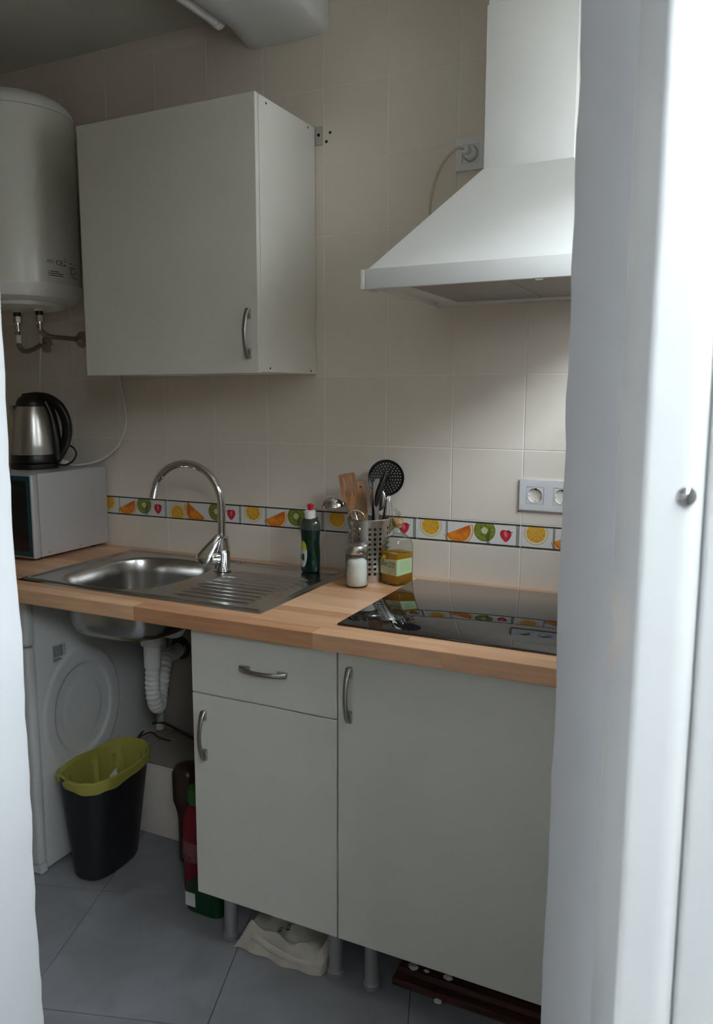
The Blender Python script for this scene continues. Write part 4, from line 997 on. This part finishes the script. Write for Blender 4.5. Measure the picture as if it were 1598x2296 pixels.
for h, k in ((0.185, 0.75), (0.196, 0.8), (0.1965, 1.05), (0.201, 1.0), (0.205, 0.45)):
    rs.append([(SBx+0.0105*k*(1.0 if i % 2 == 0 else (0.72 if h > 0.19 else 1))*math.cos(2*PI*i/10+0.3), SBy+0.0105*k*(1.0 if i % 2 == 0 else (0.72 if h > 0.19 else 1))*math.sin(2*PI*i/10+0.3), SB0+h) for i in range(10)])
rings(bm, rs); finish(bm, 'star_cap', m_red, sb, angle=30)
def soapfn(u, z, o=0.0006):
    h = z-SB0; pr_ = prof; r = pr_[-1][0]
    for (r0, h0), (r1, h1) in zip(pr_, pr_[1:]):
        if h0 <= h <= h1: r = r0+(r1-r0)*(h-h0)/(h1-h0)
    a = -PI/2-0.55+u/0.024; return Vector((SBx+(r+o)*math.cos(a), SBy+(r*0.66+o)*math.sin(a), z))
bm = NB()
for k in range(26):
    for j in range(50):
        u0, u1 = -0.013+0.026*k/26, -0.013+0.026*(k+1)/26; z0, z1 = SB0+0.014+0.082*j/50, SB0+0.014+0.082*(j+1)/50
        um, zm = (u0+u1)/2, (z0+z1)/2
        if (um/0.013)**2+((zm-SB0-0.055)/0.040)**2 <= 1.0: poly(bm, [soapfn(u0, z0), soapfn(u1, z0), soapfn(u1, z1), soapfn(u0, z1)], 1 if zm > SB0+0.068 else 0)
lb = finish(bm, 'label', [m_lblwhite, m_yellow], sb, smooth=False)
bm = NB()
for a in ((-0.002, 0.006, 0.036, 0.054), (-0.009, -0.003, 0.040, 0.043), (-0.009, -0.004, 0.047, 0.050)): poly(bm, [soapfn(a[0], SB0+a[2], .0012), soapfn(a[1], SB0+a[2], .0012), soapfn(a[1], SB0+a[3], .0012), soapfn((a[0]+a[1])/2, SB0+a[3]+0.004, .0012), soapfn(a[0], SB0+a[3], .0012)])
finish(bm, 'label_print', m_dkgreen, lb, smooth=False)

# ------------------------------------------------------------------ salt shaker
sx, sy = -0.2065, -0.185
ss = thing('salt_shaker', 'glass salt shaker with steel cap on the worktop', 'salt shaker', (sx, sy, KZ))
bm = NB(); lathe(bm, [(0.0285, 0.0), (0.0310, 0.003), (0.0312, 0.040), (0.0300, 0.060), (0.0308, 0.078), (0.0300, 0.094), (0.026, 0.098)], (sx, sy, KZ+0.0003), 40); finish(bm, 'glass_body', m_glass, ss, angle=60)
bm = NB(); lathe(bm, [(0.027, 0.004), (0.0296, 0.007), (0.0296, 0.040), (0.0286, 0.060), (0.0285, 0.071), (0.020, 0.078), (0.004, 0.082)], (sx, sy, KZ+0.0003), 40); finish(bm, 'salt', m_salt, ss, angle=60)
bm = NB(); lathe(bm, [(0.0315, 0.094), (0.0325, 0.0955), (0.0325, 0.108), (0.0295, 0.116), (0.018, 0.1205), (0.003, 0.1215)], (sx, sy, KZ+0.0003), 40); finish(bm, 'steel_cap', m_steel, ss)

# ------------------------------------------------------------------ oil bottle
ox, oy = -0.120, -0.1020; orot = math.radians(-24)
ob = thing('oil_bottle', 'square glass olive oil bottle with cork pourer beside the hob', 'bottle', (ox, oy, KZ))
def sqr(k, z, e=9, n=48, hs=0.0335):
    r = []
    for i in range(n):
        x, y = selli(hs*k, hs*k, e, 2*PI*i/n+0.0001); r.append((ox+x*math.cos(orot)-y*math.sin(orot), oy+x*math.sin(orot)+y*math.cos(orot), KZ+0.0004+z))
    return r
bm = NB(); rings(bm, [sqr(0.94, 0), sqr(1, 0.004), sqr(1, 0.104), sqr(0.985, 0.113, 8), sqr(0.94, 0.121, 7), sqr(0.85, 0.129, 5.5), sqr(0.70, 0.136, 4), sqr(0.53, 0.142, 2.8), sqr(0.41, 0.147, 2.2), sqr(0.36, 0.152, 2), sqr(0.36, 0.164, 2), sqr(0.42, 0.165, 2), sqr(0.42, 0.170, 2), sqr(0.3, 0.170, 2)], True, True, False)
finish(bm, 'glass_body', m_glass, ob, angle=50)
bm = NB(); rings(bm, [sqr(0.90, 0.006), sqr(0.955, 0.008), sqr(0.955, 0.090), sqr(0.955, 0.0905)]); finish(bm, 'oil', m_oil, ob, angle=50)
bm = NB(); lathe(bm, [(0.0118, 0.160), (0.0135, 0.1705), (0.0150, 0.1708), (0.0155, 0.176), (0.0155, 0.184), (0.014, 0.186)], (ox, oy, KZ), 28); finish(bm, 'cork', m_cork, ob)
bm = NB(); tube(bm, smoothpath([(ox, oy, KZ+0.184), (ox-0.001, oy, KZ+0.197), (ox-0.008, oy-0.003, KZ+0.212)], 6), 0.0042, 12); tube(bm, smoothpath([(ox+0.004, oy, KZ+0.186), (ox+0.006, oy, KZ+0.198), (ox+0.004, oy, KZ+0.206)], 6), 0.003, 10); finish(bm, 'glass_pourer', m_glass, ob, angle=60)
er = Matrix.Rotation(orot, 3, 'Z')
fL = lambda x, z: Vector((ox, oy, KZ)) + er @ Vector((x, -0.0337, z))         # front-left facet
fR = lambda x, z: Vector((ox, oy, KZ)) + er @ Vector((0.0337, x, z))          # right facet
bm = NB(); poly(bm, [fL(-0.032, 0.030), fL(0.032, 0.030), fL(0.032, 0.076), fL(-0.032, 0.070)], 0)
poly(bm, [fL(-0.028, 0.071), fL(-0.01, 0.074), fL(-0.012, 0.084), fL(-0.024, 0.082)], 2); 
poly(bm, [fR(-0.032, 0.030), fR(0.024, 0.034), fR(0.024, 0.076), fR(-0.032, 0.076)], 1); 
poly(bm, [fL(0.032, 0.030), fR(-0.032, 0.030), fR(-0.032, 0.076), fL(0.032, 0.076)], 1)
lb = finish(bm, 'paper_label', [m_lblcream, m_lblgreen, m_yellow], ob, smooth=False)
bm = NB(); L2 = lambda dx, dz: (lambda x, y: Vector((ox, oy, KZ)) + er @ Vector((x+dx, -0.0342, y+dz)))
text(bm, 'Bio', 0.024, L2(-0.031, 0.053), 0.25, sx=0.85); text(bm, 'Valde', 0.0135, L2(-0.001, 0.060), 0.2, sx=0.9); text(bm, 'zarza', 0.0135, L2(-0.001, 0.051), 0.2, sx=0.9); text(bm, '500 ml', 0.006, L2(-0.003, 0.033))
for k in range(3): poly(bm, [L2(0, 0)(-0.026+0.004*k, 0.046-0.0035*k), L2(0, 0)(0.026-0.004*k, 0.046-0.0035*k), L2(0, 0)(0.026-0.004*k, 0.0463-0.0035*k), L2(0, 0)(-0.026+0.004*k, 0.0463-0.0035*k)])
R2_ = lambda x, z: Vector((ox, oy, KZ)) + er @ Vector((0.0342, x, z))
for k in range(8): poly(bm, [R2_(-0.022, 0.070-0.004*k), R2_(0.018-0.003*(k % 3), 0.070-0.004*k), R2_(0.018-0.003*(k % 3), 0.0703-0.004*k), R2_(-0.022, 0.0703-0.004*k)])
finish(bm, 'label_print', m_print, lb, smooth=False)
bm = NB(); n = 20; c_ = (-0.012, 0.106)
pts = lambda r: [L2(0, 0)(c_[0]+r*math.cos(2*PI*k/n), c_[1]+1.15*r*math.sin(2*PI*k/n)) for k in range(n)]
rings(bm, [pts(0.0085), pts(0.0070)], True, False, False); rings(bm, [pts(0.0045), pts(0.0028)], True, False, False)
for a in (0.9, 1.6, 2.2): poly(bm, [L2(0, 0)(c_[0], c_[1]+0.010), L2(0, 0)(c_[0]+0.009*math.cos(a)+0.001, c_[1]+0.010+0.009*math.sin(a)), L2(0, 0)(c_[0]+0.009*math.cos(a)-0.001, c_[1]+0.010+0.009*math.sin(a))])
finish(bm, 'glass_emblem', m_dkgreen, ob, smooth=False)

# ------------------------------------------------------------------ utensil holder (perforated)
ux, uy, ur, uh = -0.2170, -0.0820, 0.0600, 0.178
uhold = thing('utensil_holder', 'perforated stainless steel utensil holder on the worktop', 'utensil holder', (ux, uy, KZ))
NC = 24; pitch = 2*PI/NC; nzr = 10; zlo, zhi = 0.018, 0.160; ph_ = (zhi-zlo)/nzr
def cy(a, z, r=ur): return Vector((ux+r*math.cos(a), uy+r*math.sin(a), KZ+z))
bm = NB(); cache = {}
def cv(a, z):
    k = (round(a % (2*PI), 5), round(z, 5))
    if k not in cache: cache[k] = bm.verts.new(cy(a, z))
    return cache[k]
A00 = -2.28
for c in range(NC):
    a0 = A00+c*pitch; am = a0+pitch/2; a1 = a0+pitch
    for j in range(nzr):
        z0 = zlo+j*ph_; zm = z0+ph_/2; z1 = z0+ph_
        oct_ = [(a0, z0), (am, z0), (a1, z0), (a1, zm), (a1, z1), (am, z1), (a0, z1), (a0, zm)]
        ov = [cv(*p) for p in oct_]
        if c % 4 != 3:
            rh_ = 0.0043; iv = []
            for k in range(8):
                th = -3*PI/4+k*PI/4; iv.append(bm.verts.new(cy(am+rh_*math.cos(th)/ur, zm+rh_*math.sin(th))))
            for k in range(8): bm.faces.new((ov[k], ov[(k+1) % 8], iv[(k+1) % 8], iv[k]))
        else: bm.faces.new(ov)
    for zz in ((0.0, zlo), (zhi, uh)):
        bm.faces.new((cv(a0, zz[0]), cv(am, zz[0]), cv(a1, zz[0]), cv(a1, zz[1]), cv(am, zz[1]), cv(a0, zz[1])))
finish(bm, 'perforated_wall', m_steel, uhold, angle=30)
bm = NB(); n = 48
rings(bm, [[cy(2*PI*k/n, z, r) for k in range(n)] for r, z in ((ur, uh-0.003), (ur+0.0014, uh-0.001), (ur, uh+0.001), (ur-0.0014, uh-0.001), (ur-0.0008, uh-0.004))], True, False, False); finish(bm, 'rim', m_steel, uhold, angle=60)
bm = NB(); lathe(bm, [(ur-0.001, 0.001), (ur-0.001, 0.004)], (ux, uy, KZ), 40); finish(bm, 'bottom_disc', m_steel, uhold)
# ---- utensils, each a thing of its own
HZb = KZ+0.010
def outline_plate(bm, pts, holes, org, ex, ez, th):
    """flat plate from convex quads strips: pts list of (w0,w1,h) cross rows"""
    ny_ = ex.cross(ez).normalized(); rs = []
    for w0, w1, h in pts:
        rs.append([org+ex*w0+ez*h-ny_*th/2, org+ex*w1+ez*h-ny_*th/2, org+ex*w1+ez*h+ny_*th/2, org+ex*w0+ez*h+ny_*th/2])
    rings(bm, rs)
def axes(base, top, ref=Vector((1, 0, 0))):
    ez = (Vector(top)-Vector(base)).normalized(); ex = (ref-ez*ref.dot(ez)).normalized(); return ex, ez
# slotted wooden spatula
b0 = Vector((-0.225, -0.100, HZb)); t0 = Vector((-0.291, -0.075, 1.196)); L = (t0-b0).length; ex, ez = axes(b0, t0, Vector((0.9, 0.35, 0)))
sp = thing('slotted_spatula', 'slotted wooden spatula standing in the utensil holder', 'spatula', b0)
bm = NB(); outline_plate(bm, [(-0.006, 0.006, 0), (-0.007, 0.007, L-0.125), (-0.009, 0.009, L-0.100), (-0.022, 0.022, L-0.072), (-0.0245, 0.0245, L-0.066)], None, b0, ex, ez, 0.006)
finish(bm, 'handle', m_spat, sp, smooth=False)
bm = NB(); xs = [-0.0245, -0.0135, -0.0105, -0.0015, 0.0015, 0.0105, 0.0135, 0.0245]
for k in range(0, 8, 2): outline_plate(bm, [(xs[k], xs[k+1], L-0.067), (xs[k], xs[k+1], L-0.011)], None, b0, ex, ez, 0.005)
outline_plate(bm, [(-0.0245, 0.0245, L-0.0112), (-0.0240, 0.0240, L-0.003), (-0.018, 0.018, L)], None, b0, ex, ez, 0.005)
finish(bm, 'slotted_blade', m_spat, sp, smooth=False)
# pale wooden spoon handle with a hole
b0 = Vector((-0.225, -0.060, HZb)); t0 = Vector((-0.262, -0.050, 1.172)); L = (t0-b0).length; ex, ez = axes(b0, t0, Vector((0.9, 0.35, 0)))
sp = thing('wooden_spoon', 'pale wooden utensil with a hanging hole, behind the slotted spatula', 'spoon', b0)
bm = NB(); outline_plate(bm, [(-0.010, 0.010, 0), (-0.015, 0.015, L-0.06), (-0.0155, 0.0155, L-0.02), (-0.012, 0.012, L-0.006), (-0.006, 0.006, L)], None, b0, ex, ez, 0.007); finish(bm, 'shaft', m_spat2, sp, smooth=False)
bm = NB(); pc = b0+ez*(L-0.016)+ex*0.002; nn = ex.cross(ez); nn = nn if nn.y < 0 else -nn; lathe(bm, [(0.0026, 0.0), (0.0026, 0.0042)], pc, 12, axis=nn); finish(bm, 'hanging_hole', m_dark, sp)
# ladle
b0 = Vector((-0.200, -0.10, HZb)); 
sp = thing('ladle', 'stainless steel ladle hanging its round bowl over the holder edge', 'ladle', b0)
lc_ = Vector((-0.336, -0.060, 1.092))
bm = NB(); pr = [(0.042, 0.0), (0.041, 0.010), (0.036, 0.022), (0.026, 0.032), (0.012, 0.037), (0.002, 0.038)]
lathe(bm, pr + [(0.002, 0.0365), (0.025, 0.0305), (0.0345, 0.0215), (0.0395, 0.010), (0.0405, 0.0)], lc_, 40, axis=(-0.14, 0.05, 1), cap0=False, cap1=False); finish(bm, 'bowl', m_chrome, sp, angle=60)
bm = NB(); tube(bm, smoothpath([lc_+Vector((0.034, 0.0, 0.018)), lc_+Vector((0.055, -0.004, 0.022)), Vector((-0.262, -0.085, 1.085)), Vector((-0.225, -0.098, 0.99)), b0], 10), 0.004, 12, flat=(1.3, 0.6)); finish(bm, 'handle', m_chrome, sp, angle=60)
# skimmer: perforated black disc
b0 = Vector((-0.205, -0.055, HZb)); dc = Vector((-0.183, -0.036, 1.184)); dn = Vector((0.25, -0.94, 0.12)).normalized()
sp = thing('skimmer', 'black perforated skimmer, tallest in the utensil holder', 'skimmer', b0)
du = Vector((0, 0, 1)); du = (du-dn*du.dot(dn)).normalized(); dv = dn.cross(du)
bm = NB(); Rd = 0.052; bands = [0.008, 0.0155, 0.023, 0.0305, 0.038, 0.0455]
def dp(r, a, o=0.0): return dc + (du*math.sin(a)+dv*math.cos(a))*r + dn*(o + 0.006*(r/Rd)**2)
n0 = 12; rings(bm, [[dp(0.008, 2*PI*k/96) for k in range(96)], [dp(0.0005, 2*PI*k/96) for k in range(96)]], True, False, True)
for bi, (r0, r1) in enumerate(zip(bands, bands[1:])):
    nh = (8, 12, 18, 24, 30)[bi]; rm = (r0+r1)/2
    for k in range(nh):
        a0 = 2*PI*k/nh; a1 = 2*PI*(k+1)/nh; am = (a0+a1)/2
        oc = [(r0, a0), (r0, am), (r0, a1), (rm, a1), (r1, a1), (r1, am), (r1, a0), (rm, a0)]
        ov = [bm.verts.new(dp(*p)) for p in oc]; iv = []; q_ = 0.0017
        for i in range(8):
            th = -3*PI/4+i*PI/4; iv.append(bm.verts.new(dp(rm+q_*math.sin(th), am+q_*math.cos(th)/rm)))
        for i in range(8): bm.faces.new((ov[i], ov[(i+1) % 8], iv[(i+1) % 8], iv[i]))
rings(bm, [[dp(r, 2*PI*k/72, o) for k in range(72)] for r, o in ((0.0455, 0), (0.050, 0.001), (0.0525, 0.0025), (0.0515, 0.004), (0.049, 0.003))], True, False, False)
bmesh.ops.remove_doubles(bm, verts=bm.verts, dist=1e-5)
finish(bm, 'perforated_disc', m_black, sp, angle=40)
bm = NB(); tube(bm, [dp(0.046, -PI/2), dp(0.06, -PI/2)-Vector((0, 0, 0.03)), b0], 0.0045, 12); finish(bm, 'handle', m_black, sp)
# black handled spoon seen edge on
b0 = Vector((-0.182, -0.095, HZb))
sp = thing('black_spoon', 'black plastic serving spoon in front of the skimmer', 'spoon', b0)
bm = NB(); cpt = smoothpath([Vector((-0.196, -0.098, 1.090)), Vector((-0.188, -0.097, 1.125)), Vector((-0.178, -0.092, 1.165)), Vector((-0.163, -0.080, 1.212))], 10)
tube(bm, cpt, lambda u: 0.002+0.0125*math.sin(PI*min(1, u*0.92+0.06))**0.8, 16, flat=(0.75, 1.0)); finish(bm, 'bowl', m_black, sp, angle=60)
bm = NB(); tube(bm, [b0, Vector((-0.197, -0.098, 1.06)), Vector((-0.196, -0.098, 1.095))], 0.0042, 12); finish(bm, 'handle', m_black, sp)
# steel serving spoon
b0 = Vector((-0.190, -0.075, HZb))
sp = thing('steel_spoon', 'grey steel serving spoon between the spatula and the skimmer', 'spoon', b0)
bm = NB(); sphere(bm, (-0.196, -0.066, 1.125), 0.03, 24, sc=(0.85, 0.22, 1.15), X=None); finish(bm, 'bowl', m_steel, sp, angle=80)
bm = NB(); tube(bm, [b0, Vector((-0.195, -0.068, 1.095))], 0.004, 10); finish(bm, 'handle', m_steel, sp)
# steel spatula blade
b0 = Vector((-0.176, -0.110, HZb)); t0 = Vector((-0.186, -0.102, 1.188)); L = (t0-b0).length; ex, ez = axes(b0, t0, Vector((0.8, 0.6, 0)))
sp = thing('palette_knife', 'narrow steel blade utensil beside the black spoon', 'knife', b0)
bm = NB(); outline_plate(bm, [(-0.004, 0.004, 0), (-0.004, 0.004, L-0.12), (-0.008, 0.008, L-0.07), (-0.009, 0.009, L-0.012), (-0.001, 0.009, L)], None, b0, ex, ez, 0.0015); finish(bm, 'blade', m_steel, sp, smooth=False)
# whisk with wires
b0 = Vector((-0.178, -0.062, HZb))
sp = thing('wire_whisk', 'thin steel wire whisk at the right of the utensil holder', 'whisk', b0)
for k in range(4):
    a = k*PI/4; d_ = Vector((math.cos(a), math.sin(a), 0))*0.012; bm = NB()
    tube(bm, smoothpath([b0+Vector((0, 0, 0.06)), b0+d_+Vector((0.006, 0, 0.12)), b0+d_*1.15+Vector((0.010, 0.002, 0.19)), b0+Vector((0.012, 0.003, 0.232)), b0-d_*1.15+Vector((0.010, 0.002, 0.19)), b0-d_+Vector((0.006, 0, 0.12)), b0+Vector((0, 0, 0.06))], 8), 0.0011, 8); finish(bm, 'wire', m_chrome, sp, angle=60)
bm = NB(); tube(bm, [b0, b0+Vector((0, 0, 0.065))], 0.006, 12); finish(bm, 'handle', m_steel, sp)
# wire hanging loop
b0 = Vector((-0.228, -0.118, HZb))
sp = thing('wire_loop_tool', 'steel utensil ending in a round wire loop at the holder front', 'utensil', b0)
bm = NB(); pc = Vector((-0.237, -0.128, 1.072)); pts = [pc+Vector((math.cos(a)*0.027*0.95, math.cos(a)*0.027*0.3, 0.027*math.sin(a))) for a in [math.radians(-30+240*k/30) for k in range(31)]]
tube(bm, pts, 0.0016, 8); finish(bm, 'loop', m_chrome, sp, angle=60)
bm = NB(); tube(bm, [pts[0], b0+Vector((0.01, 0.01, 0.05)), b0], 0.0016, 8); tube(bm, [pts[-1], b0+Vector((-0.005, 0.01, 0.05)), b0], 0.0016, 8); finish(bm, 'shank', m_chrome, sp, angle=60)

# ------------------------------------------------------------------ under the base cabinets
tb = thing('cotton_bag', 'folded cream cotton tote bag lying under the narrow base cabinet', 'bag', (-0.22, -0.50, 0))
bm = NB(); nx, ny = 44, 26; G = []; random.seed(9)
U_ = Vector((0.245, 0.020, 0)); V_ = Vector((-0.012, 0.165, 0)); O_ = Vector((-0.366, -0.585, 0))
Hc = Matrix(((0, 0), (0, 0)))
def bagz(u, v):
    e = min(u, 1-u)*9; e2 = min(v, 1-v)*6
    h = 0.048*min(1, e)**0.5*min(1, e2)**0.5
    h += 0.010*math.sin(9*u+4*v)*min(1, e)*min(1, e2) + 0.006*math.sin(17*u-6*v+1) * min(1, e)*min(1, e2)
    h += 0.018*max(0, 1-abs(v-0.10-0.05*math.sin(4*u))/0.07)*min(1, e)
    return max(0.003, h)
for j in range(ny+1):
    row = []
    for i in range(nx+1):
        u, v = i/nx, j/ny; rr = 0.06
        p = O_+U_*u+V_*v + Vector((0.006*math.sin(8*v), 0.010*math.sin(5*u+1)+0.004*math.sin(19*u), 0)) + Vector((0, 0, bagz(u, v)))
        p += U_*(-0.05*(1-u)*(abs(2*v-1)**3)+0.0*u) ; row.append(bm.verts.new(p))
    G.append(row)
for j in range(ny):
    for i in range(nx): bm.faces.new((G[j][i], G[j][i+1], G[j+1][i+1], G[j+1][i]))
bot = [G[0][i] for i in range(nx+1)] + [G[j][nx] for j in range(1, ny+1)] + [G[ny][i] for i in range(nx-1, -1, -1)] + [G[j][0] for j in range(ny-1, 0, -1)]
lo_ = [bm.verts.new((v.co.x, v.co.y, 0.0005)) for v in bot]
for i in range(len(bot)): bm.faces.new((bot[i], lo_[i], lo_[(i+1) % len(bot)], bot[(i+1) % len(bot)]))
bm.faces.new(lo_); finish(bm, 'folded_cloth', m_cloth, tb, angle=80)
for k, (off, sgn) in enumerate(((0.0, 1), (0.012, 1))):
    bm = NB(); tube(bm, smoothpath([O_+U_*(0.86+0.03*k)+V_*0.9+Vector((0, 0, 0.066)), O_+U_*(0.97+0.02*k)+V_*0.55+Vector((0, 0, 0.050)), O_+U_*(0.965+0.02*k)+V_*0.12+Vector((0, 0, 0.040)), O_+U_*(0.88+0.03*k)-V_*0.02+Vector((0, 0, 0.022)), O_+U_*0.55-V_*0.03+Vector((0, 0, 0.03)), O_+U_*0.2+V_*0.05+Vector((0, 0, 0.052))], 8), 0.011, 12, flat=(0.3, 1.0)); finish(bm, 'strap', m_cloth, tb, angle=80)
bm = NB()
def bagfn(u0, v0): 
    def f(x, y):
        du_, dv_ = -y, x; u = u0+ (du_)/0.262; v = v0-(-dv_)/0.165*1.0
        p = O_+U_*u+V_*v+ Vector((0.006*math.sin(8*v), 0.010*math.sin(5*u+1)+0.004*math.sin(19*u), 0))
        return p+Vector((0, 0, bagz(u, v)+0.0015))
    return f
text(bm, 'EV', 0.024, bagfn(0.54, 0.36)); text(bm, 'A)', 0.022, bagfn(0.42, 0.33)); finish(bm, 'lettering', m_print, tb, smooth=False)
random.seed(31)
for k, (x0, y0, ln_, z0, h, wd, lab) in enumerate(((0.045, -0.515, 0.46, 0.0, 0.018, 0.07, 'reddish dark plank lying foremost on the floor under the wide cabinet'), (0.050, -0.490, 0.45, 0.0185, 0.014, 0.06, 'reddish dark plank stacked on top under the wide cabinet'), (0.06, -0.437, 0.44, 0.0, 0.03, 0.08, 'dark plank lying at the back under the wide cabinet'))):
    bm = NB(); box(bm, x0, x0+ln_, y0, y0+wd, z0, z0+h, 0.0015, 1)
    for v in bm.verts: v.co.y += random.uniform(-.001, .001)
    tag(finish(bm, 'wooden_plank', m_plank, None, (x0+ln_/2, y0+wd/2, z0), smooth=False), lab, 'plank', 'planks under the wide cabinet')
for k, (x, y, z, s, lab) in enumerate(((0.088, -0.482, 0.033, 0.012, 'largest white plaster crumb on the dark planks'), (0.120, -0.478, 0.033, 0.006, 'smallest white plaster crumb, middle one on the dark planks'), (0.175, -0.478, 0.033, 0.010, 'white plaster crumb farthest right on the top plank'), (0.165, -0.523, 0.0, 0.009, 'white plaster crumb on the floor edge before the planks'))):
    bm = NB(); random.seed(40+k); sphere(bm, (x, y, z+s*0.5), s, 10, sc=(1.2, 0.8, 0.5))
    for v in bm.verts: v.co += Vector((random.uniform(-1, 1), random.uniform(-1, 1), random.uniform(-.5, .5)))*s*0.15
    tag(finish(bm, 'plaster_crumb', m_paper, None, (x, y, z), smooth=False), lab, 'crumb', 'plaster crumbs by the planks')
